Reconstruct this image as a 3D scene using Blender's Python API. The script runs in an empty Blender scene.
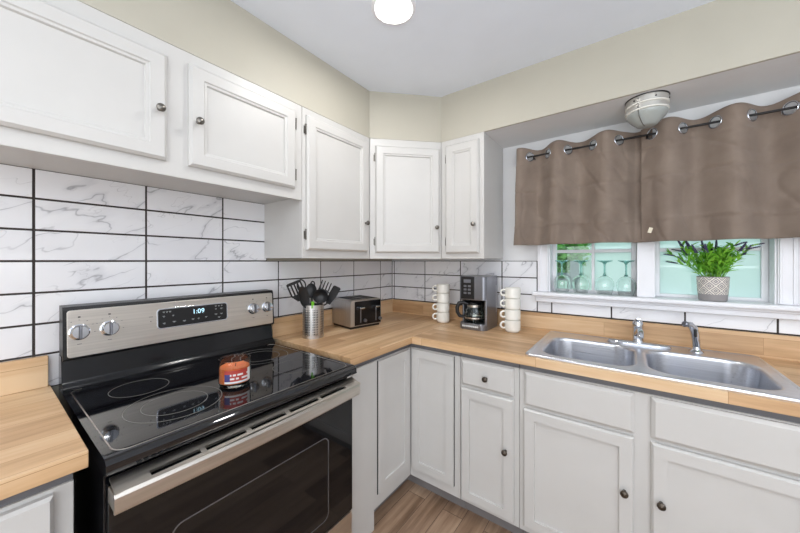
import bpy, bmesh, math, random
from mathutils import Vector, Matrix, noise
PI = math.pi
scene = bpy.context.scene
COL = scene.collection

# ------------------------------------------------------------------ camera, world, exposure
CAM = Vector((1.5028, -1.9366, 1.3127))
YAW = 0.6333
cam_d = bpy.data.cameras.new('camera')
cam_d.sensor_width = 36
cam_d.lens = 311.04 / 800 * 36
cam_d.shift_x = -0.35 / 800
cam_d.shift_y = -5.9 / 800
cam_d.clip_start = 0.02
cam = bpy.data.objects.new('camera', cam_d)
COL.objects.link(cam)
cam.location = CAM
cam.rotation_euler = (PI / 2, 0, YAW)
scene.camera = cam

world = bpy.data.worlds.new('world')
scene.world = world
world.use_nodes = True
world.node_tree.nodes['Background'].inputs[0].default_value = (0.90, 0.95, 1.0, 1)
world.node_tree.nodes['Background'].inputs[1].default_value = 2.2

# flash bounced off the ceiling behind the camera
fl_d = bpy.data.lights.new('bounce_flash', 'AREA')
fl_d.shape = 'RECTANGLE'; fl_d.size = 1.6; fl_d.size_y = 1.6
fl_d.energy = 44
fl_d.color = (0.88, 0.95, 1.0)
fl = bpy.data.objects.new('bounce_flash', fl_d)
COL.objects.link(fl)
fl.location = (2.45, -2.45, 1.25)
fl.rotation_euler = (PI, 0, 0)
# unseen fill light added behind the camera to brighten worktops and tiles
fill_d = bpy.data.lights.new('rear_fill', 'AREA')
fill_d.shape = 'RECTANGLE'; fill_d.size = 2.6; fill_d.size_y = 1.7
fill_d.energy = 42
fill_d.color = (0.93, 0.97, 1.0)
fill = bpy.data.objects.new('rear_fill', fill_d)
COL.objects.link(fill)
fill.location = (2.0, -3.55, 1.25)
fill.rotation_euler = (PI / 2, 0, 0)

vs = scene.view_settings
vs.view_transform = 'Standard'
vs.look = 'None'
vs.gamma = 1
vs.use_curve_mapping = False
vs.exposure = -0.38
LAMP = 170.0        # emission of the ceiling lamp discs

FZ = 0.08          # floor level
ZC = 0.914         # worktop level
CEIL = 2.28

# ------------------------------------------------------------------ materials
def srgb(r, g, b):
    def f(c):
        c /= 255
        return c / 12.92 if c <= 0.04045 else ((c + 0.055) / 1.055) ** 2.4
    return (f(r), f(g), f(b), 1)

class NT:
    def __init__(s, name):
        s.m = bpy.data.materials.new(name)
        s.m.use_nodes = True
        s.t = s.m.node_tree
        s.b = s.t.nodes['Principled BSDF']
        s.out = s.t.nodes['Material Output']
    def n(s, typ, **kw):
        nd = s.t.nodes.new(typ)
        for k, v in kw.items():
            if k.startswith('i_'):
                key = k[2:]
                key = int(key) if key.isdigit() else key.replace('_', ' ')
                nd.inputs[key].default_value = v
            else:
                setattr(nd, k, v)
        return nd
    def l(s, a, b):
        s.t.links.new(a, b)
    def math(s, op, a, b=None, clamp=False):
        nd = s.t.nodes.new('ShaderNodeMath')
        nd.operation = op
        nd.use_clamp = clamp
        for i, v in enumerate((a, b)):
            if v is None:
                continue
            if isinstance(v, (int, float)):
                nd.inputs[i].default_value = v
            else:
                s.l(v, nd.inputs[i])
        return nd.outputs[0]
    def ramp(s, fac, stops, interp='LINEAR'):
        r = s.t.nodes.new('ShaderNodeValToRGB')
        r.color_ramp.interpolation = interp
        e = r.color_ramp.elements
        while len(e) < len(stops):
            e.new(0.5)
        for i, (p, c) in enumerate(stops):
            e[i].position = p
            e[i].color = c
        s.l(fac, r.inputs[0])
        return r.outputs[0]
    def coords(s, scale=(1, 1, 1), rot=(0, 0, 0), loc=(0, 0, 0)):
        tc = s.n('ShaderNodeTexCoord')
        mp = s.n('ShaderNodeMapping')
        mp.inputs['Scale'].default_value = scale
        mp.inputs['Rotation'].default_value = rot
        mp.inputs['Location'].default_value = loc
        s.l(tc.outputs['Object'], mp.inputs[0])
        return mp.outputs[0]
    def noise(s, vec, scale, detail=3, rough=0.5):
        nd = s.n('ShaderNodeTexNoise')
        nd.inputs['Scale'].default_value = scale
        nd.inputs['Detail'].default_value = detail
        nd.inputs['Roughness'].default_value = rough
        s.l(vec, nd.inputs['Vector'])
        return nd.outputs[0]
    def mix(s, fac, a, b, blend='MIX'):
        nd = s.n('ShaderNodeMix', data_type='RGBA', blend_type=blend)
        for key, v in ((0, fac), (6, a), (7, b)):
            if isinstance(v, (int, float, tuple)):
                nd.inputs[key].default_value = v
            else:
                s.l(v, nd.inputs[key])
        return nd.outputs[2]
    def bump(s, h, strength=0.2, dist=0.002):
        bp = s.n('ShaderNodeBump')
        bp.inputs['Strength'].default_value = strength
        bp.inputs['Distance'].default_value = dist
        s.l(h, bp.inputs['Height'])
        s.l(bp.outputs[0], s.b.inputs['Normal'])

def plain(name, col, rough=0.5, metal=0.0, var=0.06, nscale=6, bump=0.0, bscale=60, coat=0.0, spec=None):
    t = NT(name)
    v = t.coords()
    nz = t.noise(v, nscale, 4)
    dark = tuple(c * (1 - var) for c in col[:3]) + (1,)
    lite = tuple(min(1, c * (1 + var)) for c in col[:3]) + (1,)
    t.l(t.ramp(nz, [(0.3, dark), (0.7, lite)]), t.b.inputs['Base Color'])
    t.b.inputs['Roughness'].default_value = rough
    t.b.inputs['Metallic'].default_value = metal
    if spec is not None:
        t.b.inputs['Specular IOR Level'].default_value = spec
    if coat:
        t.b.inputs['Coat Weight'].default_value = coat
    if bump:
        t.bump(t.noise(v, bscale, 3), bump, 0.002)
    return t.m

M = {}
M['cab'] = plain('white_cabinet_paint', srgb(203, 201, 198), 0.38, var=0.02, bump=0.06, bscale=25)
M['wall'] = plain('greige_wall_paint', srgb(186, 181, 167), 0.55, var=0.02, bump=0.12, bscale=40)
M['recess'] = plain('pale_grey_wall_paint', srgb(228, 228, 229), 0.45, var=0.02, bump=0.15, bscale=18)
M['ceil'] = plain('ceiling_paint', srgb(232, 238, 248), 0.7, var=0.015)
M['trim'] = plain('white_gloss_trim_paint', srgb(238, 238, 242), 0.3, var=0.01)
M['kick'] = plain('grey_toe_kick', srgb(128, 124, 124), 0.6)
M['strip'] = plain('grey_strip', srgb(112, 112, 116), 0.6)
M['grout'] = plain('dark_grout', srgb(62, 56, 54), 0.9)
M['white_plastic'] = plain('white_plastic', srgb(235, 232, 226), 0.4)
M['mug'] = plain('white_glazed_ceramic', srgb(240, 238, 230), 0.2, var=0.01, coat=0.3)
M['black'] = plain('black_plastic', srgb(16, 16, 18), 0.35)
M['nylon_and_shade'] = plain('charcoal_nylon_and_crock_shade', srgb(34, 34, 36), 0.35)
M['enamel'] = plain('black_enamel', srgb(9, 10, 14), 0.14, spec=0.4)
M['rod'] = plain('black_rod_metal', srgb(24, 20, 20), 0.4, metal=0.3)
M['dark'] = plain('dark_void', srgb(10, 10, 12), 0.8)
M['nickel'] = plain('dark_nickel', srgb(120, 116, 110), 0.28, metal=0.9)
M['bronze'] = plain('aged_bronze_knob', srgb(84, 76, 68), 0.32, metal=0.8)
M['chrome'] = plain('chrome', srgb(205, 208, 214), 0.08, metal=1.0, var=0.0)
M['canopy'] = plain('pale_lamp_metal', srgb(190, 188, 182), 0.3, metal=0.4)
M['steel2'] = plain('satin_dark_steel', srgb(136, 138, 145), 0.3, metal=0.85)
M['tag'] = plain('cream_care_tag', srgb(222, 212, 190), 0.7)
M['green_tag'] = plain('green_plastic', srgb(110, 190, 40), 0.4)
M['mark'] = plain('panel_print', srgb(70, 66, 62), 0.6)
M['mark_w'] = plain('pale_print', srgb(205, 208, 210), 0.6)
M['leaf_dark'] = plain('lavender_flower', srgb(70, 62, 96), 0.7)
M['soil'] = plain('dark_moss', srgb(48, 60, 36), 0.9)

def brushed(name, col, rough, axis, metal=1.0):
    t = NT(name)
    sc = [180, 180, 180]
    sc[axis] = 3
    v = t.coords(scale=tuple(sc))
    nz = t.noise(v, 1.0, 3)
    c0 = tuple(c * 0.86 for c in col[:3]) + (1,)
    t.l(t.ramp(nz, [(0.3, c0), (0.7, col)]), t.b.inputs['Base Color'])
    t.b.inputs['Metallic'].default_value = metal
    t.l(t.math('MULTIPLY_ADD', nz, 0.12), t.b.inputs['Roughness'])
    t.b.inputs['Roughness'].links[0].from_node.inputs[2].default_value = rough
    t.bump(nz, 0.05, 0.0006)
    return t.m
M['steel'] = brushed('brushed_stainless', srgb(214, 208, 200), 0.26, 1)
M['steel_z'] = brushed('brushed_stainless_vertical', srgb(208, 206, 204), 0.26, 2)
M['sink'] = brushed('sink_stainless', srgb(218, 220, 226), 0.24, 0)

def wood(name, along, c_list, stave=0.045, length=0.55, gap=(0.35, 0.26, 0.16, 1), rough=0.42, contrast=0.35, mortar=0.0008):
    """staves running along axis 0 (x) or 1 (y)"""
    t = NT(name)
    rot = (0, 0, 0) if along == 0 else (0, 0, PI / 2)
    v = t.coords(rot=rot)
    # the worktop edges and the upright strips show the same staves
    sep = t.n('ShaderNodeSeparateXYZ'); t.l(v, sep.inputs[0])
    comb = t.n('ShaderNodeCombineXYZ')
    t.l(sep.outputs[0], comb.inputs[0])
    t.l(t.math('ADD', sep.outputs[1], sep.outputs[2]), comb.inputs[1])
    br = t.n('ShaderNodeTexBrick')
    br.offset = 0.37
    br.squash = 1.0
    br.inputs['Scale'].default_value = 1.0
    br.inputs['Mortar Size'].default_value = mortar
    br.inputs['Mortar Smooth'].default_value = 0.3
    br.inputs['Brick Width'].default_value = length
    br.inputs['Row Height'].default_value = stave
    br.inputs['Color1'].default_value = (0, 0, 0, 1)
    br.inputs['Color2'].default_value = (1, 1, 1, 1)
    br.inputs['Mortar'].default_value = (0.5, 0.5, 0.5, 1)
    t.l(comb.outputs[0], br.inputs['Vector'])
    # grain: stretched noise, shifted from stave to stave
    off = t.n('ShaderNodeVectorMath', operation='MULTIPLY_ADD')
    t.l(br.outputs[0], off.inputs[0]); off.inputs[1].default_value = (3.1, 1.7, 2.3); t.l(v, off.inputs[2])
    mp = t.n('ShaderNodeMapping'); mp.inputs['Scale'].default_value = (3.0, 45, 45)
    t.l(off.outputs[0], mp.inputs[0])
    g = t.noise(mp.outputs[0], 1.0, 5, 0.6)
    mp2 = t.n('ShaderNodeMapping'); mp2.inputs['Scale'].default_value = (2.2, 9, 9)
    t.l(off.outputs[0], mp2.inputs[0])
    g2 = t.noise(mp2.outputs[0], 1.0, 3, 0.5)
    f = t.math('ADD', t.math('MULTIPLY', g, 0.5), t.math('MULTIPLY', g2, 0.5))
    sepc = t.n('ShaderNodeSeparateColor'); t.l(br.outputs[0], sepc.inputs[0])
    f = t.math('ADD', f, t.math('MULTIPLY', t.math('SUBTRACT', sepc.outputs[0], 0.5), contrast))
    c = t.ramp(f, [(0.3, c_list[0]), (0.5, c_list[1]), (0.72, c_list[2])])
    c = t.mix(br.outputs['Fac'], c, gap)
    t.l(c, t.b.inputs['Base Color'])
    t.b.inputs['Roughness'].default_value = rough
    t.bump(g, 0.08, 0.0008)
    return t.m
WC = [srgb(182, 142, 102), srgb(212, 174, 132), srgb(230, 200, 162)]
M['top_x'] = wood('butcher_block_along_x', 0, WC, stave=0.07, contrast=0.22, gap=srgb(176, 134, 92))
M['top_y'] = wood('butcher_block_along_y', 1, WC, stave=0.07, contrast=0.22, gap=srgb(176, 134, 92))
M['floor'] = wood('wood_plank_floor', 1, [srgb(112, 86, 66), srgb(160, 131, 107), srgb(196, 168, 142)], stave=0.105, length=0.9,
                  gap=srgb(70, 54, 44), rough=0.45, contrast=0.35, mortar=0.0012)

def marble():
    t = NT('white_marble_tile')
    tc = t.n('ShaderNodeTexCoord')
    geo = t.n('ShaderNodeNewGeometry')
    sep = t.n('ShaderNodeSeparateXYZ'); t.l(tc.outputs['Object'], sep.inputs[0])
    rnd = geo.outputs['Random Per Island']
    cv = t.n('ShaderNodeCombineXYZ')
    t.l(t.math('ADD', t.math('ADD', sep.outputs[0], sep.outputs[1]), t.math('MULTIPLY', rnd, 37.0)), cv.inputs[0])
    t.l(t.math('MULTIPLY', rnd, 11.0), cv.inputs[1])
    t.l(t.math('ADD', sep.outputs[2], t.math('MULTIPLY', rnd, 5.0)), cv.inputs[2])
    rot = t.n('ShaderNodeMapping')
    rot.inputs['Rotation'].default_value = (0, 0.55, 0)
    t.l(cv.outputs[0], rot.inputs[0])
    st_ = t.n('ShaderNodeMapping'); st_.inputs['Scale'].default_value = (1.0, 1.0, 2.6)
    t.l(rot.outputs[0], st_.inputs[0])
    n1 = t.noise(st_.outputs[0], 2.6, 4, 0.45)
    mask = t.noise(cv.outputs[0], 6.0, 2)
    d = t.math('ABSOLUTE', t.math('SUBTRACT', n1, 0.5))
    v1 = t.math('SUBTRACT', 1.0, t.math('DIVIDE', d, 0.0065), clamp=True)
    v1 = t.math('MULTIPLY', v1, t.math('MULTIPLY', t.math('SUBTRACT', mask, 0.38), 7.0, clamp=True))
    v2 = t.math('SUBTRACT', 1.0, t.math('DIVIDE', d, 0.035), clamp=True)
    v2 = t.math('MULTIPLY', v2, t.math('MULTIPLY', t.math('SUBTRACT', mask, 0.46), 5.0, clamp=True))
    n3 = t.noise(st_.outputs[0], 6.5, 3, 0.5)
    d3 = t.math('SUBTRACT', 1.0, t.math('DIVIDE', t.math('ABSOLUTE', t.math('SUBTRACT', n3, 0.56)), 0.007), clamp=True)
    v3 = t.math('MULTIPLY', d3, t.math('MULTIPLY', t.math('SUBTRACT', mask, 0.50), 5.0, clamp=True))
    base = t.ramp(t.noise(cv.outputs[0], 2.0, 3), [(0.3, srgb(232, 232, 236)), (0.7, srgb(245, 245, 247))])
    c = t.mix(t.math('MULTIPLY', v2, 0.32), base, srgb(165, 167, 176))
    c = t.mix(t.math('MULTIPLY', v1, 0.52), c, srgb(118, 118, 126))
    c = t.mix(t.math('MULTIPLY', v3, 0.40), c, srgb(140, 138, 142))
    t.l(c, t.b.inputs['Base Color'])
    t.b.inputs['Roughness'].default_value = 0.14
    return t.m
M['marble'] = marble()

def glass(name, col, rough=0.0, ior=1.45):
    t = NT(name)
    g = t.n('ShaderNodeBsdfGlass')
    g.inputs['Color'].default_value = col
    g.inputs['Roughness'].default_value = rough
    g.inputs['IOR'].default_value = ior
    t.l(g.outputs[0], t.out.inputs[0])
    return t.m
M['glass'] = glass('clear_glass', (0.97, 0.99, 0.98, 1))
M['wineglass'] = glass('wine_glass', (0.99, 1.0, 0.995, 1))
M['stemglass'] = glass('wine_glass_stem', (0.66, 0.80, 0.79, 1))  # darker copy of the bowl glass; dark refraction put into the tint

def pane(name, tint, frosted):
    t = NT(name)
    tr = t.n('ShaderNodeBsdfTransparent'); tr.inputs[0].default_value = tint
    gl = t.n('ShaderNodeBsdfGlossy'); gl.inputs['Roughness'].default_value = 0.02
    m = t.n('ShaderNodeMixShader'); m.inputs[0].default_value = 0.06
    if frosted:
        tl = t.n('ShaderNodeBsdfTranslucent')
        v = t.coords()
        nz = t.noise(v, 5, 4)
        vor = t.n('ShaderNodeTexVoronoi'); vor.inputs['Scale'].default_value = 60
        t.l(v, vor.inputs['Vector'])
        sp = t.math('MULTIPLY', t.math('LESS_THAN', vor.outputs['Distance'], 0.16),
                    t.math('GREATER_THAN', t.noise(v, 9, 2), 0.66))
        c = t.ramp(nz, [(0.3, tint), (0.7, tuple(min(1, x * 1.04) for x in tint[:3]) + (1,))])
        c = t.mix(sp, c, (0.10, 0.16, 0.16, 1))
        t.l(c, tl.inputs[0])
        t.l(tl.outputs[0], m.inputs[1])
    else:
        t.l(tr.outputs[0], m.inputs[1])
    t.l(gl.outputs[0], m.inputs[2])
    t.l(m.outputs[0], t.out.inputs[0])
    return t.m
M['pane_clear'] = pane('window_glass', (0.84, 0.95, 0.93, 1), False)
M['pane_frost'] = pane('frosted_window_glass', (0.76, 0.875, 0.86, 1), True)

def emit(name, col, s):
    t = NT(name)
    e = t.n('ShaderNodeEmission'); e.inputs[0].default_value = col; e.inputs[1].default_value = s
    t.l(e.outputs[0], t.out.inputs[0])
    return t.m
M['lamp'] = emit('lamp_diffuser', (1.0, 0.98, 0.95, 1), LAMP)
M['led'] = emit('clock_digits', (0.55, 0.85, 1.0, 1), 2.2)

def fabric():
    t = NT('taupe_curtain_fabric')
    v = t.coords()
    c = t.ramp(t.noise(v, 9, 4), [(0.3, srgb(128, 112, 100)), (0.7, srgb(146, 130, 117))])
    t.l(c, t.b.inputs['Base Color'])
    t.b.inputs['Roughness'].default_value = 0.75
    t.b.inputs['Sheen Weight'].default_value = 0.2
    mp = t.coords(scale=(1, 1, 1.5))
    t.bump(t.noise(mp, 22, 5, 0.6), 0.5, 0.004)
    tl = t.n('ShaderNodeBsdfTranslucent'); tl.inputs[0].default_value = srgb(130, 112, 100)
    m = t.n('ShaderNodeMixShader'); m.inputs[0].default_value = 0.12
    t.l(t.b.outputs[0], m.inputs[1]); t.l(tl.outputs[0], m.inputs[2]); t.l(m.outputs[0], t.out.inputs[0])
    return t.m
M['fabric'] = fabric()

def leafmat(name, a, b):
    t = NT(name)
    geo = t.n('ShaderNodeNewGeometry')
    t.l(t.ramp(geo.outputs['Random Per Island'], [(0.0, a), (1.0, b)]), t.b.inputs['Base Color'])
    t.b.inputs['Roughness'].default_value = 0.45
    tl = t.n('ShaderNodeBsdfTranslucent'); tl.inputs[0].default_value = b
    m = t.n('ShaderNodeMixShader'); m.inputs[0].default_value = 0.3
    t.l(t.b.outputs[0], m.inputs[1]); t.l(tl.outputs[0], m.inputs[2]); t.l(m.outputs[0], t.out.inputs[0])
    return t.m
M['leaf'] = leafmat('plant_leaf', srgb(60, 140, 32), srgb(165, 225, 80))
M['shrub'] = leafmat('shrub_leaf', srgb(80, 150, 60), srgb(150, 205, 110))

def potmat():
    t = NT('grey_pot_with_white_diamonds')
    tc = t.n('ShaderNodeTexCoord')
    sep = t.n('ShaderNodeSeparateXYZ'); t.l(tc.outputs['Object'], sep.inputs[0])
    ang = t.math('ARCTAN2', sep.outputs[1], sep.outputs[0])
    u = t.math('MULTIPLY', ang, 0.052 / 0.040)
    v = t.math('DIVIDE', t.math('SUBTRACT', sep.outputs[2], 0.107), 0.040)
    a = t.math('FRACT', t.math('ADD', t.math('ADD', u, v), 20.0))
    b = t.math('FRACT', t.math('ADD', t.math('SUBTRACT', u, v), 20.0))
    da = t.math('ABSOLUTE', t.math('SUBTRACT', a, 0.5))
    db = t.math('ABSOLUTE', t.math('SUBTRACT', b, 0.5))
    d = t.math('MAXIMUM', da, db)
    line = t.math('GREATER_THAN', d, 0.425)
    l2 = t.math('MULTIPLY', t.math('GREATER_THAN', d, 0.20), t.math('LESS_THAN', d, 0.30))
    l3 = t.math('LESS_THAN', d, 0.06)
    line = t.math('MAXIMUM', line, t.math('MAXIMUM', l2, l3))
    line = t.math('MULTIPLY', line, t.math('GREATER_THAN', sep.outputs[2], 0.03))
    line = t.math('MULTIPLY', line, t.math('LESS_THAN', sep.outputs[2], 0.104))
    c = t.mix(line, srgb(150, 146, 146), srgb(232, 226, 216))
    t.l(c, t.b.inputs['Base Color'])
    t.b.inputs['Roughness'].default_value = 0.6
    return t.m
M['pot'] = potmat()

def perforated(name, r):
    """stainless crock; the square holes are real geometry"""
    return M['steel_z']

def waxmat():
    t = NT('orange_candle_wax')
    v = t.coords()
    t.l(t.ramp(t.noise(v, 30, 3), [(0.3, srgb(226, 96, 30)), (0.7, srgb(246, 130, 60))]), t.b.inputs['Base Color'])
    t.b.inputs['Roughness'].default_value = 0.4
    t.b.inputs['Subsurface Weight'].default_value = 0.2
    t.b.inputs['Subsurface Radius'].default_value = (0.01, 0.005, 0.002)
    return t.m
M['wax'] = waxmat()
M['label_red'] = plain('candle_label_red', srgb(176, 62, 52), 0.5)
M['label_blue'] = plain('candle_label_blue', srgb(66, 62, 120), 0.5)
M['label_white'] = plain('candle_label_white', srgb(225, 222, 220), 0.5)

def cooktop():
    t = NT('black_glass_cooktop')
    v = t.coords()
    sp = t.math('GREATER_THAN', t.noise(v, 420, 1), 0.77)
    t.l(t.mix(t.math('MULTIPLY', sp, 0.3), (0.006, 0.006, 0.008, 1), (0.25, 0.25, 0.28, 1)), t.b.inputs['Base Color'])
    t.b.inputs['Roughness'].default_value = 0.04
    t.b.inputs['Specular IOR Level'].default_value = 0.75
    return t.m
M['cook'] = cooktop()
M['ring'] = plain('burner_ring_print', srgb(120, 118, 112), 0.4)
M['ovenglass'] = plain('black_oven_glass', srgb(12, 13, 16), 0.05, spec=0.45)
M['siding'] = plain('pale_house_siding', srgb(214, 232, 228), 0.7)
M['post'] = plain('weathered_grey_wood', srgb(128, 134, 138), 0.8)
M['grass'] = plain('grass', srgb(96, 132, 70), 0.9)
def domeglass():
    t = NT('frosted_lamp_glass')
    t.b.inputs['Base Color'].default_value = srgb(214, 220, 216)
    t.b.inputs['Roughness'].default_value = 0.15
    t.b.inputs['Transmission Weight'].default_value = 0.45
    t.bump(t.noise(t.coords(), 120, 2), 0.3, 0.002)
    return t.m
M['dome'] = domeglass()

# ------------------------------------------------------------------ mesh helpers
def wmat(o):
    m = Matrix.Identity(4)
    while o is not None:
        m = o.matrix_basis @ m
        o = o.parent
    return m

def frame_to(axis, up=(0, 0, 1)):
    """rotation taking +Z to axis"""
    a = Vector(axis).normalized()
    return a.to_track_quat('Z', 'Y').to_matrix().to_4x4()

class MB:
    def __init__(s):
        s.bm = bmesh.new()
        s.mats = []
        s.cur = 0
    def use(s, mat):
        if mat not in s.mats:
            s.mats.append(mat)
        s.cur = s.mats.index(mat)
        return s
    def face(s, vv):
        try:
            f = s.bm.faces.new(vv)
            f.material_index = s.cur
            return f
        except ValueError:
            return None
    def box(s, x0, x1, y0, y1, z0, z1, bev=0.0, seg=2, mat=None):
        if x0 > x1: x0, x1 = x1, x0
        if y0 > y1: y0, y1 = y1, y0
        if z0 > z1: z0, z1 = z1, z0
        v = [s.bm.verts.new((x, y, z)) for z in (z0, z1) for y in (y0, y1) for x in (x0, x1)]
        if mat is not None:
            for q in v: q.co = mat @ q.co
        fs = [s.face([v[i] for i in q]) for q in ((0, 2, 3, 1), (4, 5, 7, 6), (0, 1, 5, 4), (2, 6, 7, 3), (0, 4, 6, 2), (1, 3, 7, 5))]
        if bev > 0:
            es = list({e for f in fs for e in f.edges})
            r = bmesh.ops.bevel(s.bm, geom=es, offset=bev, segments=seg, profile=0.5, affect='EDGES', clamp_overlap=True)
            for f in r['faces']: f.material_index = s.cur
        return s
    def loops(s, rings, cap0=True, cap1=True, closed=True):
        """rings: lists of points; bridges them in turn"""
        R = [[s.bm.verts.new(p) for p in r] for r in rings]
        n = len(R[0])
        for a, b in zip(R, R[1:]):
            for i in range(n if closed else n - 1):
                j = (i + 1) % n
                s.face([a[i], a[j], b[j], b[i]])
        if cap0: s.face(list(reversed(R[0])))
        if cap1: s.face(R[-1])
        return R
    def lathe(s, prof, at=(0, 0, 0), axis=(0, 0, 1), n=24, cap0=True, cap1=True):
        T = Matrix.Translation(Vector(at)) @ frame_to(axis)
        rings = []
        for r, z in prof:
            r = max(r, 1e-5)
            rings.append([T @ Vector((r * math.cos(2 * PI * i / n), r * math.sin(2 * PI * i / n), z)) for i in range(n)])
        s.loops(rings, cap0, cap1)
        return s
    def tube(s, pts, rad, n=8, caps=True, flat=1.0, closed=False, up=None):
        pts = [Vector(p) for p in pts]
        if not hasattr(rad, '__len__'): rad = [rad] * len(pts)
        rings = []
        prevx = None
        N = len(pts)
        for i, p in enumerate(pts):
            if closed: d = pts[(i + 1) % N] - pts[i - 1]
            elif i == 0: d = pts[1] - pts[0]
            elif i == N - 1: d = pts[-1] - pts[-2]
            else: d = pts[i + 1] - pts[i - 1]
            d.normalize()
            if prevx is None:
                u = Vector(up) if up else (Vector((0, 0, 1)) if abs(d.z) < 0.9 else Vector((1, 0, 0)))
                x = d.cross(u).normalized()
            else:
                x = (prevx - d * prevx.dot(d)).normalized()
            y = d.cross(x)
            prevx = x
            rings.append([p + (x * math.cos(2 * PI * k / n) + y * math.sin(2 * PI * k / n) * flat) * rad[i] for k in range(n)])
        if closed: rings.append(rings[0])
        s.loops(rings, caps and not closed, caps and not closed)
        return s
    def prism(s, poly, z0, z1, T=None):
        """poly in xy extruded z0..z1, optional transform"""
        T = T or Matrix.Identity(4)
        s.loops([[T @ Vector((x, y, z0)) for x, y in poly], [T @ Vector((x, y, z1)) for x, y in poly]])
        return s
    def panel(s, x0, x1, z0, z1, rings, y=0.0):
        """routed door or drawer front: rectangle rings (inset, y), front towards -y"""
        rr = []
        for ins, d in rings:
            a, b, c, e = x0 + ins, x1 - ins, z0 + ins, z1 - ins
            rr.append([(a, y - d, c), (b, y - d, c), (b, y - d, e), (a, y - d, e)])
        s.loops(rr)
        return s
    def build(s, name, mat=None, parent=None, world=False, smooth=30, coll=None):
        bm = s.bm
        if world and parent is not None:
            bmesh.ops.transform(bm, matrix=wmat(parent).inverted(), verts=bm.verts)
        bmesh.ops.recalc_face_normals(bm, faces=bm.faces)
        me = bpy.data.meshes.new(name)
        bm.to_mesh(me); bm.free()
        if mat is not None:
            me.materials.append(M[mat] if isinstance(mat, str) else mat)
        else:
            for m_ in s.mats: me.materials.append(M[m_])
        if smooth:
            me.polygons.foreach_set('use_smooth', [True] * len(me.polygons))
            me.set_sharp_from_angle(angle=math.radians(smooth))
        o = bpy.data.objects.new(name, me)
        COL.objects.link(o)
        if smooth and smooth <= 40:
            wn = o.modifiers.new('weighted_normal', 'WEIGHTED_NORMAL'); wn.keep_sharp = True; wn.weight = 90
        if parent is not None: o.parent = parent
        return o

def empty(name, loc, rz=0.0):
    o = bpy.data.objects.new(name, None)
    o.empty_display_size = 0.05
    o.location = loc
    o.rotation_euler = (0, 0, rz)
    COL.objects.link(o)
    return o

def tag(o, label, cat, group=None):
    o['label'] = label
    o['category'] = cat
    if group: o['group'] = group
    return o

def struct(o, label=None):
    o['kind'] = 'structure'
    if label: o['label'] = label
    return o

def recenter(o, loc):
    """move a top-level mesh's origin to loc without moving its shape"""
    o.data.transform(Matrix.Translation(-Vector(loc)))
    o.location = loc
    return o

def copy_tree(o, parent=None):
    c = o.copy()
    COL.objects.link(c)
    c.parent = parent
    for ch in [x for x in bpy.data.objects if x.parent is o]:
        copy_tree(ch, c)
    return c

def rrect(x0, x1, y0, y1, r, n=6):
    pts = []
    for cx, cy, a0 in ((x1 - r, y1 - r, 0), (x0 + r, y1 - r, 90), (x0 + r, y0 + r, 180), (x1 - r, y0 + r, 270)):
        for k in range(n + 1):
            a = math.radians(a0 + 90 * k / n)
            pts.append((cx + r * math.cos(a), cy + r * math.sin(a)))
    return pts

def text_mesh(name, body, size, T, mat, parent, depth=0.0004):
    cu = bpy.data.curves.new(name, 'FONT')
    cu.body = body; cu.size = size; cu.extrude = depth
    cu.align_x = 'CENTER'; cu.align_y = 'CENTER'
    to = bpy.data.objects.new(name, cu)
    COL.objects.link(to)
    dg = bpy.context.evaluated_depsgraph_get()
    me = bpy.data.meshes.new_from_object(to.evaluated_get(dg))
    bpy.data.objects.remove(to)
    me.transform(wmat(parent).inverted() @ T)
    me.materials.clear(); me.materials.append(M[mat])
    o = bpy.data.objects.new(name, me)
    COL.objects.link(o); o.parent = parent
    return o

# ------------------------------------------------------------------ room shell
WX1, WX2 = 1.135, 1.990     # window opening, mullion at 1.533..1.607
WZ0, WZ1 = 1.112, 1.84
XR, YB = 3.4, -3.6          # how far the room reaches right and back
b = MB(); b.box(-0.2, XR, YB, 0.2, FZ - 0.1, FZ); struct(b.build('floor', 'floor'))
b = MB(); b.box(-0.2, XR, YB, 0.2, CEIL, CEIL + 0.1); struct(b.build('ceiling', 'ceil'))
b = MB(); b.box(-0.2, -0.008, YB, 0.2, FZ, CEIL); struct(b.build('wall_left', 'wall'))
b = MB()
b.box(-0.008, WX1, 0.008, 0.14, FZ, CEIL)
b.box(WX2, XR, 0.008, 0.14, FZ, CEIL)
b.box(WX1, WX2, 0.008, 0.14, FZ, WZ0)
b.box(WX1, WX2, 0.008, 0.14, WZ1, CEIL)
struct(b.build('wall_back', 'recess', smooth=0))

b = MB(); b.box(XR, XR + 0.1, YB, 0.14, FZ, CEIL); struct(b.build('wall_right', 'recess'))
b = MB(); b.box(-0.2, XR + 0.1, YB - 0.1, YB, FZ, CEIL); struct(b.build('wall_front', 'recess'))
# soffits over the wall cabinets and the window
D = 0.311; L = 0.6095; ZT = 2.012; ZB = 1.323
b = MB(); b.box(-0.008, D, YB, -L, ZT, CEIL, 0.002); struct(b.build('trim_1', 'wall'), 'greige soffit above the cabinets on the stove wall')
b = MB(); b.prism([(-0.008, -L), (D, -L), (L, -D), (L, 0.008), (-0.008, 0.008)], ZT, CEIL); struct(b.build('trim_2', 'wall', smooth=0), 'greige diagonal soffit above the corner cabinet')
b = MB()
b.use('wall'); b.box(L, XR, -D, -D + 0.012, ZT, CEIL)
b.use('recess'); b.box(L, XR, -D + 0.012, 0.008, ZT, CEIL)
struct(b.build('trim_3', smooth=0), 'greige soffit running over the window')

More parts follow.
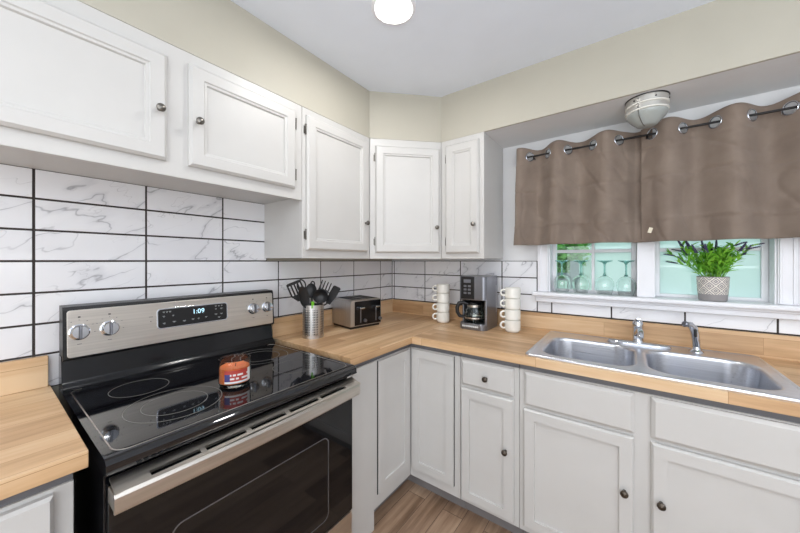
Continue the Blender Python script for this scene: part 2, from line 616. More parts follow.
# tiled splashbacks
ROWS = [0.905, 1.014, 1.112, 1.211, 1.311, 1.409, 1.508, 1.603]
G = 0.0032
def tiles(name, parts, axis, label):
    b = MB()
    for (u0, u1, z0, z1, offs, pitch) in parts:
        b.use('grout')
        if axis == 'x': b.box(-0.008, -0.002, u0, u1, z0, z1)
        else: b.box(u0, u1, 0.002, 0.008, z0, z1)
        b.use('marble')
        k0 = math.floor((u0 - offs) / pitch) - 1
        for k in range(k0, k0 + 14):
            a0, a1 = max(u0, offs + k * pitch), min(u1, offs + (k + 1) * pitch)
            if a1 - a0 < 0.012: continue
            for r0, r1 in zip(ROWS, ROWS[1:]):
                c0, c1 = max(z0, r0), min(z1, r1)
                if c1 - c0 < 0.012: continue
                if axis == 'x': b.box(-0.004, 0.0, a0 + G, a1 - G, c0 + G, c1 - G, 0.0008, 1)
                else: b.box(a0 + G, a1 - G, 0.0, 0.004, c0 + G, c1 - G, 0.0008, 1)
    return struct(b.build(name, smooth=0), label)
tiles('trim_4', [(-2.6, -0.0, 0.905, 1.311, -0.140, 0.2818), (-2.6, -1.051, 1.311, 1.603, -0.140, 0.2818)], 'x',
      'white marble tile splashback with dark grout behind the stove')
tiles('trim_5', [(0.0, 1.072, 1.010, 1.311, 0.303, 0.2815), (1.072, 2.5, 1.010, 1.078, 0.303 + 0.002, 0.2815)], 'y',
      'white marble tile splashback with dark grout under the window')

# ------------------------------------------------------------------ windows
def casing():
    b = MB()
    b.box(1.077, WX1, -0.014, 0.012, 1.135, 1.90, 0.003)
    b.box(1.090, 1.097, -0.019, -0.012, 1.137, 1.90, 0.002)
    b.box(1.125, 1.133, -0.019, -0.012, 1.137, 1.90, 0.002)
    b.box(WX2, 2.045, -0.014, 0.012, 1.135, 1.90, 0.003)
    b.box(1.994, 2.002, -0.019, -0.012, 1.137, 1.90, 0.002)
    b.box(2.030, 2.037, -0.019, -0.012, 1.137, 1.90, 0.002)
    b.box(1.077, 2.045, -0.016, 0.012, WZ1, 1.90, 0.003)
    b.box(1.535, 1.605, -0.012, 0.10, 1.135, WZ1, 0.003)
    # jamb linings
    b.box(WX1, WX1 + 0.006, -0.005, 0.135, 1.135, WZ1)
    b.box(WX2 - 0.006, WX2, -0.005, 0.135, 1.135, WZ1)
    return struct(b.build('trim_6', 'trim'), 'white casing around the two windows')
casing()
b = MB()
b.box(1.055, 2.075, -0.062, 0.012, 1.113, 1.135, 0.007, 3)
b.box(WX1, WX2, 0.0, 0.138, 1.113, 1.135)
b.box(1.070, 2.060, -0.034, 0.001, 1.078, 1.114, 0.005, 3)
b.box(1.074, 2.056, -0.044, -0.02, 1.102, 1.114, 0.004, 2)
struct(b.build('trim_7', 'trim'), 'white window sill above the sink')

def window(name, x0, x1, bars, label, clear_to=None):
    root = empty(name, ((x0 + x1) / 2, 0.075, 1.135)); struct(root, label)
    b = MB()
    Y0, Y1 = 0.060, 0.092
    zb, zt = 1.135, WZ1
    b.box(x0, x0 + 0.022, Y0, Y1, zb, zt, 0.003)
    b.box(x1 - 0.022, x1, Y0, Y1, zb, zt, 0.003)
    b.box(x0 + 0.02, x1 - 0.02, Y0, Y1, zb, zb + 0.016, 0.003)
    b.box(x0 + 0.02, x1 - 0.02, Y0, Y1, zt - 0.03, zt, 0.003)
    b.box(x0 + 0.02, x1 - 0.02, Y0 + 0.004, Y1 - 0.002, 1.356, 1.374, 0.003)
    b.build('window_frame', 'trim', root, world=True)
    xs = [x0 + 0.02] + bars + [x1 - 0.02]
    for bx in bars:
        b = MB(); b.box(bx - 0.007, bx + 0.007, Y0 + 0.002, Y1 - 0.003, zb + 0.012, zt - 0.02, 0.002)
        b.build('glazing_bar', 'trim', root, world=True)
    for i, (a, c) in enumerate(zip(xs, xs[1:])):
        for z0, z1 in ((zb + 0.012, 1.358), (1.372, zt - 0.025)):
            b = MB(); b.box(a, c, 0.074, 0.078, z0, z1)
            b.build('pane', 'pane_clear' if (clear_to is not None and i < clear_to) else 'pane_frost', root, world=True)
    return root
window('window_1', 1.141, 1.535, [1.345], 'left window with wine glasses in front', 1)
window('window_2', 1.605, 1.984, [], 'right frosted window behind the potted plant')

# ------------------------------------------------------------------ cabinets
def knob_mb(x, z, y, r=0.0125):
    b = MB()
    b.lathe([(0.0, 0), (0.006, 0.0), (0.005, 0.010), (0.0055, 0.013), (r * 0.9, 0.016), (r, 0.020), (r * 0.92, 0.024), (r * 0.55, 0.027), (0, 0.028)],
            (x, y, z), (0, -1, 0), 20)
    return b
def hinge_mb(x, z, y):
    b = MB()
    b.tube([(x, y - 0.006, z - 0.022), (x, y - 0.006, z + 0.022)], 0.0038, 8)
    b.lathe([(0, 0), (0.0045, 0), (0.0045, 0.004), (0, 0.007)], (x, y - 0.006, z + 0.022), (0, 0, 1), 8)
    b.box(x - 0.009, x - 0.001, y - 0.0022, y, z - 0.018, z + 0.018, 0.0008, 1)
    return b
UP = [(0, 0), (0, 0.011), (0.008, 0.019), (0.043, 0.019), (0.046, 0.0155), (0.053, 0.0145), (0.056, 0.008), (0.058, 0.008)]
LO = [(0, 0), (0, 0.012), (0.006, 0.019), (0.043, 0.019), (0.0438, 0.010), (0.046, 0.010)]
FLAT = [(0, 0), (0, 0.010), (0.011, 0.019), (0.012, 0.019)]
def add_door(root, x0, x1, z0, z1, prof, knob=None, hinges=(), hinge_side=-1, name='door', kmat='bronze'):
    b = MB(); b.panel(x0, x1, z0, z1, prof, 0.0)
    d = b.build(name, 'cab', root, smooth=0)
    if knob: knob_mb(knob[0], knob[1], -0.018).build('knob', kmat, d)
    for hz in hinges:
        hx = x0 - 0.001 if hinge_side < 0 else x1 + 0.006
        hinge_mb(hx, hz, 0.0).build('hinge', 'nickel', d)
    return d

def upper(name, loc, rz, w, z0, z1, depth, label, group='white wall cabinets', poly=None):
    root = empty(name, (loc[0], loc[1], z0), rz)
    tag(root, label, 'cabinet', group)
    h = z1 - z0
    b = MB()
    if poly: b.prism(poly, 0.002, h)
    else:
        b.box(0, w, 0.018, depth, 0.016 if z0 > 1.5 else 0.002, h)
    b.build('body', 'cab', root, smooth=0)
    b = MB(); b.box(0.0005, w - 0.0005, 0, 0.020, 0, h - 0.0005, 0.0015, 1)
    b.build('face_frame', 'cab', root)
    return root
# local x runs along the wall, the front looks to local -y
r = upper('wall_cabinet', (D, -2.06), PI / 2, 2.06 - 1.066, 1.585, ZT, D, 'short white wall cabinet above the stove with two wide doors')
zz = 1.585
add_door(r, 2.06 - 1.992, 2.06 - 1.580, 1.630 - zz, 1.962 - zz, UP, (2.06 - 1.602, 1.782 - zz), (), name='door', kmat='nickel')
add_door(r, 2.06 - 1.518, 2.06 - 1.108, 1.630 - zz, 1.972 - zz, UP, (2.06 - 1.494, 1.780 - zz), (1.69 - zz, 1.915 - zz), 1, kmat='nickel')
r = upper('wall_cabinet', (D, -1.065), PI / 2, 1.065 - L, ZB, ZT, D, 'tall single-door white wall cabinet between stove cabinet and corner cabinet')
zz = ZB
add_door(r, 0.018, 0.425, 1.362 - zz, 1.978 - zz, UP, (0.401, 1.520 - zz), (1.43 - zz, 1.91 - zz), -1, kmat='nickel')
S2 = (L - D) * math.sqrt(2)
c45 = math.sqrt(0.5)
def toloc(px, py):
    dx, dy = px - D, py + L
    return ((dx + dy) * c45, (-dx + dy) * c45)
poly = [toloc(*q) for q in ((D + 0.002, -L + 0.0), (L, -D - 0.002 + 0.002), (L, 0), (0, 0), (0, -L))]
poly = [(x, max(y, 0.018)) if i < 2 else (x, y) for i, (x, y) in enumerate(poly)]
r = upper('wall_cabinet', (D, -L), PI / 4, S2, ZB, ZT, D, 'diagonal white wall cabinet set across the corner', poly=poly)
add_door(r, 0.032, S2 - 0.014, 1.358 - zz, 1.968 - zz, UP, (S2 - 0.036, 1.505 - zz), (1.42 - zz, 1.90 - zz), -1, kmat='nickel')
r = upper('wall_cabinet', (L, -D), 0, 0.872 - L, ZB, ZT, D, 'narrow white wall cabinet beside the curtain')
add_door(r, 0.645 - L, 0.846 - L, 1.355 - zz, 1.978 - zz, UP, (0.823 - L, 1.512 - zz), (1.42 - zz, 1.90 - zz), -1, kmat='nickel')

# base cabinets
BZ = 0.166
def base(name, loc, rz, label):
    root = empty(name, (loc[0], loc[1], FZ), rz)
    tag(root, label, 'cabinet', 'white base cabinets')
    return root
def base_body(root, x0, x1, depth, kick=True):
    z = lambda q: q - FZ
    b = MB(); b.box(x0, x1, 0.018, depth, z(BZ), z(0.850)); b.build('body', 'cab', root, smooth=0)
    b = MB(); b.box(x0 + 0.0004, x1 - 0.0004, 0, 0.019, z(BZ), z(0.850), 0.0012, 1); b.build('face_frame', 'cab', root)
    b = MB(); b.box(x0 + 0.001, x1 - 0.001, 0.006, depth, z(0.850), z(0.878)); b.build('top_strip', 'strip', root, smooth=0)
    if kick:
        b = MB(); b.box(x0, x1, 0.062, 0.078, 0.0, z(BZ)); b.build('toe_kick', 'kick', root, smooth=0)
z = lambda q: q - FZ
# left of the stove
r = base('base_cabinet', (0.56, -2.60), PI / 2, 'white base cabinet at the left edge under the short worktop')
base_body(r, 0, 2.60 - 1.815, 0.55)
add_door(r, 0.40, 2.60 - 1.845, z(0.20), z(0.842), LO)
add_door(r, 0.02, 0.385, z(0.20), z(0.842), LO)
# corner unit : runs along both walls
r = base('corner_base_cabinet', (0.56, -1.034), PI / 2, 'white corner base cabinet with two narrow doors meeting in the inner corner')
b = MB()
b.box(0.0, 1.034 - 0.565, 0.018, 0.552, z(BZ), z(0.850))
b.box(1.034 - 0.553, 1.034 - 0.008, -0.288, 0.552, z(BZ), z(0.850))
b.build('body', 'cab', r, smooth=0)
b = MB(); b.box(0, 0.174, -0.004, 0.019, z(FZ), z(0.850), 0.001, 1); b.build('filler_panel', 'cab', r)
b = MB(); b.box(0.176, 1.034 - 0.56, 0, 0.019, z(BZ), z(0.850), 0.001, 1); b.build('face_frame', 'cab', r)
b = MB(); b.box(1.034 - 0.56, 1.034 - 0.58 + 0.04, -0.290, 0.0, z(BZ), z(0.850), 0.001, 1); b.build('face_frame', 'cab', r)
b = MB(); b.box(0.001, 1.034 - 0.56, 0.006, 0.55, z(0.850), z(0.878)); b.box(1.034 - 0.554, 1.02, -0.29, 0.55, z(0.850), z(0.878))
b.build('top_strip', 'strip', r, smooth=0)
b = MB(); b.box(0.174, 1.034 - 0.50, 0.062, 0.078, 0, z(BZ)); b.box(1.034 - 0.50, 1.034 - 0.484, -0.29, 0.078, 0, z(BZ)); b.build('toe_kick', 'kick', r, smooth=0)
b = MB(); b.panel(1.034 - 0.832, 1.034 - 0.582, z(0.228), z(0.846), [(0, 0), (0, 0.010), (0.001, 0.0115), (0.043, 0.0115), (0.0438, 0.004), (0.046, 0.004)])
b.build('door', 'cab', r, smooth=0)
b = MB(); b.box(1.034 - 0.8355, 1.034 - 0.832, -0.003, 0.0, z(0.225), z(0.846)); b.build('door_gap', 'dark', r, smooth=0)
# second door looks to the room along the sink run: build in world coordinates
b = MB(); b.panel(0.576, 0.818, 0.215, 0.846, [(0, 0), (0, 0.010), (0.001, 0.0115), (0.043, 0.0115), (0.0438, 0.004), (0.046, 0.004)], -0.56)
b.build('door', 'cab', r, world=True, smooth=0)
b = MB(); b.box(0.818, 0.8205, -0.563, -0.56, 0.215, 0.846); b.build('door_gap', 'dark', r, world=True, smooth=0)
# drawer unit
r = base('base_cabinet', (0.852, -0.56), 0, 'narrow white base cabinet with one drawer over one door')
base_body(r, 0, 0.272, 0.55)
dr = add_door(r, 0.010, 0.253, z(0.727), z(0.846), FLAT, (0.133, z(0.782)), name='drawer')
add_door(r, 0.008, 0.253, z(0.186), z(0.712), LO, (0.220, z(0.487)))
for hz in (0.26, 0.62):
    pass
# sink unit
r = base('sink_cabinet', (1.125, -0.56), 0, 'wide white sink base cabinet with two doors and two blank fronts')
base_body(r, 0, 0.975, 0.042)
x = 1.125
add_door(r, 1.148 - x, 1.520 - x, z(0.706), z(0.846), FLAT, name='false_front')
add_door(r, 1.565 - x, 1.937 - x, z(0.706), z(0.846), FLAT, name='false_front')
add_door(r, 1.145 - x, 1.518 - x, z(0.196), z(0.692), LO, (1.490 - x, z(0.496)))
add_door(r, 1.565 - x, 1.937 - x, z(0.196), z(0.692), LO, (1.590 - x, z(0.500)))

# ------------------------------------------------------------------ worktops
CT = 0.878
r = empty('worktop', (0.3, -0.5, ZC)); tag(r, 'long L-shaped butcher block worktop running from stove to sink', 'worktop')
b = MB(); b.box(0.001, 0.5865, -1.032, -0.001, CT, ZC, 0.002, 2); b.build('worktop_slab', 'top_y', r, world=True)
SX0, SX1, SY0, SY1 = 1.165, 1.915, -0.555, -0.055
b = MB()
b.box(0.587, SX0, -0.587, -0.001, CT, ZC, 0.0)
b.box(SX1, 2.13, -0.587, -0.001, CT, ZC, 0.0)
b.box(SX0, SX1, -0.587, SY0, CT, ZC, 0.0)
b.box(SX0, SX1, SY1, -0.001, CT, ZC, 0.0)
b.build('worktop_slab', 'top_x', r, world=True, smooth=0)
b = MB(); b.box(0.001, 0.020, -1.032, -0.001, ZC, 1.011, 0.0015, 1); b.build('backsplash_strip', 'top_y', r, world=True)
b = MB(); b.box(0.020, 2.13, -0.020, -0.001, ZC, 1.011, 0.0015, 1); b.build('backsplash_strip', 'top_x', r, world=True)
r = empty('worktop', (0.3, -2.2, ZC)); tag(r, 'short butcher block worktop left of the stove', 'worktop')
b = MB(); b.box(0.001, 0.587, -2.62, -1.797, CT, ZC, 0.002, 2); b.build('worktop_slab', 'top_y', r, world=True)
b = MB(); b.box(0.001, 0.020, -2.62, -1.802, ZC, 1.011, 0.0015, 1); b.build('backsplash_strip', 'top_y', r, world=True)

# ------------------------------------------------------------------ sink
def sink():
    root = empty('sink', (1.54, -0.305, 0.918)); tag(root, 'double-bowl stainless steel drop-in sink below the window', 'sink')
    X0, X1, Y0, Y1 = 1.150, 1.930, -0.566, -0.042
    XM = 1.5425
    zt = 0.9195
    b = MB()
    def half(xa, xb, bowl):
        bx0, bx1, by0, by1, r = bowl
        inner = rrect(bx0, bx1, by0, by1, r, 7)
        cx, cy = (bx0 + bx1) / 2, (by0 + by1) / 2
        corners = [(xb, Y1), (xa, Y1), (xa, Y0), (xb, Y0)]
        outer = []
        n = 8
        # each rounded corner fans onto its outer corner, half of the points along each side
        for c in range(4):
            ox, oy = corners[c]
            for k in range(n):
                ix, iy = inner[c * n + k]
                outer.append((ox, oy))
        # slide points so that the straight flanks stay square to the rim
        out = []
        for (ix, iy), (ox, oy), idx in zip(inner, outer, range(len(inner))):
            k = idx % n; c = idx // n
            t = k / (n - 1)
            if c in (0, 2):   # starts on the vertical side, ends on the horizontal side
                if t < 0.5: p = (ox, iy + (oy - iy) * (t * 2))
                else: p = (ox + (ix - ox) * ((t - 0.5) * 2), oy)
            else:
                if t < 0.5: p = (ix + (ox - ix) * (t * 2), oy)
                else: p = (ox, oy + (iy - oy) * ((t - 0.5) * 2))
            out.append(p)
        rings = []
        def ring(pts, z_): return [(p[0], p[1], z_) for p in pts]
        def shrink(e, r_=None):
            return rrect(bx0 + e, bx1 - e, by0 + e, by1 - e, (r - e * 0.6) if r_ is None else r_, 7)
        rings = [ring(out, zt), ring(shrink(-0.010), zt), ring(shrink(-0.003), zt - 0.001), ring(inner, zt - 0.004), ring(shrink(0.004), zt - 0.014), ring(shrink(0.012), 0.80),
                 ring(shrink(0.022), 0.768), ring(shrink(0.045), 0.757), ring(shrink(0.11, 0.02), 0.753)]
        b.loops(rings, False, True)
    half(X0, XM, (1.190, 1.523, -0.515, -0.160, 0.085))
    half(XM, X1, (1.560, 1.892, -0.515, -0.172, 0.085))
    bmesh.ops.remove_doubles(b.bm, verts=b.bm.verts, dist=0.0002)
    b.build('basin', 'sink', root, world=True, smooth=40)
    # raised outer rim
    b = MB()
    pr = [(0.0, -0.0055), (0.0, 0.0), (0.004, 0.0035), (0.009, 0.0030), (0.012, 0.0)]
    rings = []
    for e, h in pr:
        rings.append([(p[0], p[1], zt + h) for p in rrect(X0 - 0.002 + e, X1 + 0.002 - e, Y0 - 0.002 + e, Y1 + 0.002 - e, 0.018, 5)])
    b.loops(rings, False, False)
    b.build('rim', 'sink', root, world=True, smooth=50)
    for cx in (1.356, 1.726):
        b = MB(); b.lathe([(0.0, 0.0), (0.040, 0.0), (0.044, 0.003), (0.040, 0.005), (0.030, 0.003), (0, 0.002)], (cx, -0.335, 0.753), n=28)
        b.build('drain', 'chrome', root, world=True)
sink()

def faucet():
    root = empty('faucet', (1.537, -0.110, 0.9197)); tag(root, 'chrome single-lever kitchen faucet between the two sink bowls', 'faucet')
    b = MB()
    def el(a, c): return [(1.537 + a * math.copysign(abs(math.cos(t)) ** 0.8, math.cos(t)), -0.110 + c * math.sin(t)) for t in [2 * PI * i / 32 for i in range(32)]]
    b.loops([[(x, y, h) for x, y in el(a, c)] for a, c, h in ((0.118, 0.026, 0.9197), (0.120, 0.027, 0.924), (0.112, 0.023, 0.932), (0.06, 0.018, 0.936))])
    b.build('base_plate', 'chrome', root, world=True, smooth=50)
    b = MB(); b.lathe([(0.026, 0), (0.023, 0.008), (0.020, 0.02), (0.0195, 0.065), (0.021, 0.075), (0.021, 0.09), (0.016, 0.100), (0, 0.104)], (1.537, -0.112, 0.930), n=28)
    b.build('body', 'chrome', root, world=True)
    b = MB()
    b.tube([(1.537, -0.118, 0.968), (1.539, -0.150, 0.985), (1.541, -0.20, 1.002), (1.543, -0.245, 1.008), (1.544, -0.268, 1.002), (1.5445, -0.276, 0.986)],
           [0.015, 0.0135, 0.012, 0.0115, 0.011, 0.0105], 14)
    b.build('spout', 'chrome', root, world=True, smooth=60)
    b = MB()
    b.tube([(1.537, -0.106, 1.028), (1.537, -0.120, 1.040), (1.538, -0.150, 1.047), (1.539, -0.175, 1.050)], [0.011, 0.010, 0.009, 0.008], 12, flat=0.55)
    b.build('lever', 'chrome', root, world=True, smooth=60)
faucet()
root = empty('sink_sprayer', (1.735, -0.100, 0.9197)); tag(root, 'chrome side sprayer right of the kitchen faucet', 'sprayer')
b = MB(); b.lathe([(0.026, 0), (0.025, 0.004), (0.017, 0.010), (0.014, 0.022), (0, 0.024)], (1.738, -0.100, 0.9197), n=24); b.build('base', 'chrome', root, world=True)
b = MB(); b.tube([(1.738, -0.100, 0.935), (1.737, -0.100, 0.965), (1.733, -0.101, 1.0), (1.727, -0.105, 1.022), (1.716, -0.113, 1.036), (1.704, -0.122, 1.038)],
                 [0.0125, 0.0135, 0.0145, 0.0150, 0.0135, 0.0115], 14); b.build('handle', 'chrome', root, world=True, smooth=60)
b = MB(); b.lathe([(0, 0), (0.012, 0), (0.013, 0.008), (0.010, 0.012), (0, 0.012)], (1.7035, -0.1225, 1.038), (-0.75, -0.6, 0.1), 16); b.build('nozzle', 'steel2', root, world=True)
b = MB(); b.box(1.7285, 1.7375, -0.122, -0.1135, 0.985, 1.020, 0.003); b.build('trigger', 'black', root, world=True)

# ------------------------------------------------------------------ stove
def stove():
    ya, yb_ = -1.783, -1.070
    root = empty('stove', (0.33, -1.42, FZ)); tag(root, 'freestanding electric stove with stainless panels and black glass top', 'stove')
    B = lambda: MB()
    XF = 0.612
    b = B(); b.box(0.03, XF, ya + 0.004, yb_ - 0.004, FZ + 0.03, 0.872, 0.004)
    for yy in (ya + 0.05, yb_ - 0.05):
        for xx in (0.08, XF - 0.05): b.lathe([(0.018, 0), (0.018, 0.032)], (xx, yy, FZ), n=12)
    b.build('body', 'enamel', root, world=True)
    # cooktop slab with rounded front
    prof = [(0.050, 0.876), (0.640, 0.872), (0.652, 0.876), (0.657, 0.886), (0.656, 0.898), (0.648, 0.9055), (0.636, 0.908), (0.050, 0.908)]
    b = B(); b.loops([[(x, y, z_) for x, z_ in prof] for y in (ya, ya + 0.004, yb_ - 0.004, yb_)])
    b.build('cooktop', 'cook', root, world=True, smooth=40)
    # glass pane edge line
    b = B()
    o_ = rrect(0.105, 0.634, ya + 0.016, yb_ - 0.014, 0.03, 5); i_ = rrect(0.1075, 0.6315, ya + 0.0185, yb_ - 0.0165, 0.028, 5)
    b.loops([[(x, y, 0.9082) for x, y in o_], [(x, y, 0.9090) for x, y in o_], [(x, y, 0.9090) for x, y in i_], [(x, y, 0.9082) for x, y in i_]], False, False)
    b.build('cooktop_trim', 'steel', root, world=True, smooth=0)
    def ring(cx, cy, r_, w=0.0016):
        b = B(); N = 64
        rr = [[(cx + q * math.cos(2 * PI * k / N), cy + q * math.sin(2 * PI * k / N), zq) for k in range(N)] for q, zq in ((r_, 0.9080), (r_, 0.9084), (r_ - w, 0.9084), (r_ - w, 0.9080))]
        b.loops(rr, False, False); b.build('burner_ring', 'ring', root, world=True, smooth=0)
    ring(0.245, -1.628, 0.075)
    ring(0.460, -1.600, 0.115); ring(0.460, -1.600, 0.078)
    ring(0.245, -1.225, 0.110); ring(0.245, -1.225, 0.075)
    ring(0.470, -1.215, 0.078)
    # riser behind the glass
    b = B(); pr = [(0.030, 0.872), (0.108, 0.880), (0.108, 0.912), (0.100, 0.922), (0.086, 0.935), (0.072, 1.012), (0.030, 1.012)]
    b.loops([[(x, y, z_) for x, z_ in pr] for y in (ya + 0.002, yb_ - 0.002)])
    b.build('riser', 'enamel', root, world=True, smooth=40)
    # control panel, leaning back a little
    TL = lambda zz_: 0.093 - (zz_ - 1.0) * 0.06
    b = B()
    z0_, z1_ = 0.998, 1.168
    pr = [(0.022, z0_), (TL(z0_) - 0.006, z0_), (TL(z0_), z0_ + 0.006), (TL(z1_), z1_ - 0.012), (TL(z1_) - 0.006, z1_ - 0.002), (0.022, z1_)]
    b.loops([[(x, y, z_) for x, z_ in pr] for y in (ya + 0.004, yb_ + 0.002)])
    b.build('console', 'black', root, world=True, smooth=40)
    # stainless face plate
    T = Matrix.Translation((TL(1.083), (ya + yb_) / 2, 1.083)) @ Matrix.Rotation(-0.06, 4, 'Y') @ Matrix(((0, 0, 1, 0), (1, 0, 0, 0), (0, 1, 0, 0), (0, 0, 0, 1)))
    hw = (yb_ - ya) / 2
    def plate(name, x0, x1, y0, y1, r_, d0, d1, mat, parent=root):
        b = B(); pts = rrect(x0, x1, y0, y1, r_, 5)
        ptsi = rrect(x0 + 0.0012, x1 - 0.0012, y0 + 0.0012, y1 - 0.0012, max(r_ - 0.001, 0.0005), 5)
        b.loops([[T @ Vector((x, y, d0)) for x, y in pts], [T @ Vector((x, y, d1 - 0.0008)) for x, y in pts], [T @ Vector((x, y, d1)) for x, y in ptsi]])
        return b.build(name, mat, parent, world=True, smooth=40)
    plate('face_plate', -hw + 0.013, hw - 0.006, -0.076, 0.072, 0.008, 0.0002, 0.004, 'steel')
    # display: local x = y + 1.4225
    cxl = -1.411 + 1.4225
    bez = plate('display_bezel', cxl - 0.126, cxl + 0.126, -0.027, 0.049, 0.012, 0.003, 0.0056, 'chrome')
    dsp = plate('display', cxl - 0.1225, cxl + 0.1225, -0.0235, 0.0455, 0.010, 0.005, 0.0066, 'black')
    R3 = lambda x, y, d: T @ Matrix.Translation((x, y, d))
    text_mesh('clock_digits', '1:09', 0.026, R3(cxl + 0.012, 0.024, 0.0068), 'led', dsp)
    # small legends under glass
    b = B(); random.seed(4)
    for gx, gy in [(-0.105, 0.036), (-0.095, 0.036), (-0.085, 0.036), (-0.105, 0.020), (-0.075, 0.020), (-0.104, -0.006), (-0.072, -0.004), (-0.038, -0.006), (-0.008, -0.004), (0.012, -0.004), (0.040, -0.002),
                   (0.078, 0.038), (0.09, 0.038), (0.102, 0.038), (0.078, 0.026), (0.100, 0.026), (0.078, 0.004), (0.100, 0.004), (0.09, -0.010)]:
        w_ = random.uniform(0.003, 0.0055)
        b.box(cxl + gx - w_, cxl + gx + w_, gy - 0.0006, gy + 0.0006, 0.0066, 0.0069, mat=T)
        b.box(cxl + gx - w_ * 0.6, cxl + gx + w_ * 0.6, gy - 0.0035, gy - 0.0025, 0.0066, 0.0069, mat=T)
    b.build('display_legends', 'mark_w', dsp, world=True, smooth=0)
    # knobs
    for yk in (-1.739, -1.667, -1.170, -1.102):
        lx = yk + 1.4225
        c = T @ Vector((lx, 0.006 if yk > -1.5 else 0.002, 0.004)); ax = (T.to_3x3() @ Vector((0, 0, 1)))
        b = B(); b.lathe([(0, 0), (0.0250, 0), (0.0250, 0.002), (0.0215, 0.004), (0.0205, 0.020), (0.0185, 0.0225), (0, 0.0235)], c, ax, 28)
        k = b.build('knob', 'chrome', root, world=True)
        b = B(); b.box(-0.0035, 0.0035, -0.0195, 0.0205, 0.0225, 0.0275, 0.001, mat=Matrix.Translation(c) @ T.to_3x3().to_4x4()); b.build('grip', 'steel2', k, world=True)
        b = B(); b.box(-0.0046, -0.0030, -0.0190, 0.0200, 0.0225, 0.0272, mat=Matrix.Translation(c) @ T.to_3x3().to_4x4()); b.build('pointer', 'black', k, world=True, smooth=0)
    b = B()
    for yk in (-1.739, -1.667, -1.170, -1.102):
        lx = yk + 1.4225; y0_ = 0.004
        for ang in (-60, -30, 0, 30, 60, 100, -100):
            a = math.radians(ang)
            px, py = lx + 0.036 * math.sin(a), y0_ + 0.036 * math.cos(a)
            b.box(px - 0.0016, px + 0.0016, py - 0.0006, py + 0.0006, 0.004, 0.0043, mat=T)
        b.box(lx - 0.005, lx + 0.005, y0_ - 0.041, y0_ - 0.0395, 0.004, 0.0043, mat=T)
        b.box(lx - 0.003, lx + 0.003, y0_ + 0.043, y0_ + 0.0475, 0.004, 0.0043, mat=T)
    b.box(-1.555 + 1.4225 - 0.006, -1.555 + 1.4225 + 0.006, 0.022, 0.0235, 0.004, 0.0043, mat=T)
    b.box(-1.555 + 1.4225 - 0.0015, -1.555 + 1.4225 + 0.0015, 0.005, 0.008, 0.004, 0.0043, mat=T)
    b.build('panel_print', 'mark', root, world=True, smooth=0)
    # oven door
    ZD0, ZD1 = 0.352, 0.846
    door = B(); door.box(XF + 0.003, XF + 0.030, ya + 0.006, yb_ - 0.006, ZD0, ZD1, 0.004)
    door = door.build('oven_door', 'ovenglass', root, world=True)
    # window outline set in the glass
    b = B(); X = XF + 0.0300
    o_ = rrect(-1.668, -1.195, 0.395, 0.690, 0.025, 6); i_ = rrect(-1.665, -1.198, 0.398, 0.687, 0.023, 6)
    b.loops([[(X, y, z_) for y, z_ in o_], [(X + 0.0008, y, z_) for y, z_ in o_], [(X + 0.0008, y, z_) for y, z_ in i_], [(X, y, z_) for y, z_ in i_]], False, False)
    b.build('window_outline', 'steel2', door, world=True, smooth=0)
    # stainless cap along the top of the door with five vent slots
    XA = XF + 0.004
    slots = [(-1.715, -1.618), (-1.606, -1.508), (-1.494, -1.388), (-1.374, -1.268), (-1.256, -1.145)]
    def bar(b, y0, y1, x0, z0, x1, z1, t=0.006):
        b.loops([[(x0, y, z0 - t), (x1, y, z1 - t), (x1, y, z1), (x0, y, z0)] for y in (y0, y1)])
    b = B()
    ze = lambda x: 0.862 - (x - 0.65) * 0.30
    bar(b, ya + 0.008, yb_ - 0.010, 0.640, ze(0.640), 0.6655, ze(0.6655))
    bar(b, ya + 0.008, yb_ - 0.010, 0.6795, ze(0.6795), 0.688, ze(0.688))
    edges = [ya + 0.008] + [q for s_ in slots for q in s_] + [yb_ - 0.010]
    for a, c in zip(edges[0::2], edges[1::2]): bar(b, a, c, 0.665, ze(0.665), 0.681, ze(0.681))
    b.build('vent_cap', 'steel', door, world=True, smooth=0)
    b = B(); b.box(0.640, 0.688, ya + 0.03, yb_ - 0.03, 0.838, 0.843); b.build('vent_slots', 'dark', door, world=True, smooth=0)
    # handle: slightly bowed flat bar
    N = 24; rings = []
    for i in range(N + 1):
        t = i / N; y = ya + 0.006 + t * (yb_ - ya - 0.022)
        xo = 0.684 + 0.010 * math.sin(PI * t)
        rings.append([(xo, y, 0.812), (xo + 0.006, y, 0.812), (xo + 0.008, y, 0.816), (xo + 0.007, y, 0.844), (xo + 0.003, y, 0.851), (xo - 0.003, y, 0.849)])
    b = B(); b.loops(rings); b.build('handle', 'steel', door, world=True, smooth=25)
    for yy in (ya + 0.006, yb_ - 0.048):
        b = B(); b.box(XF + 0.025, 0.689, yy, yy + 0.030, 0.813, 0.848, 0.004)
        b.build('handle_mount', 'steel', door, world=True)
    for yb0 in (-1.735, -1.13):
      b = B()
      for i in range(5):
        b.box(0.6575, 0.6590, yb0 + i * 0.013, yb0 + 0.008 + i * 0.013, 0.880, 0.884)
      b.build('vent_dots', 'dark', root, world=True, smooth=0)
    # storage drawer
    b = B(); b.box(XF + 0.002, XF + 0.028, ya + 0.006, yb_ - 0.006, FZ + 0.035, ZD0 - 0.006, 0.004); b.build('drawer', 'steel', root, world=True)
stove()

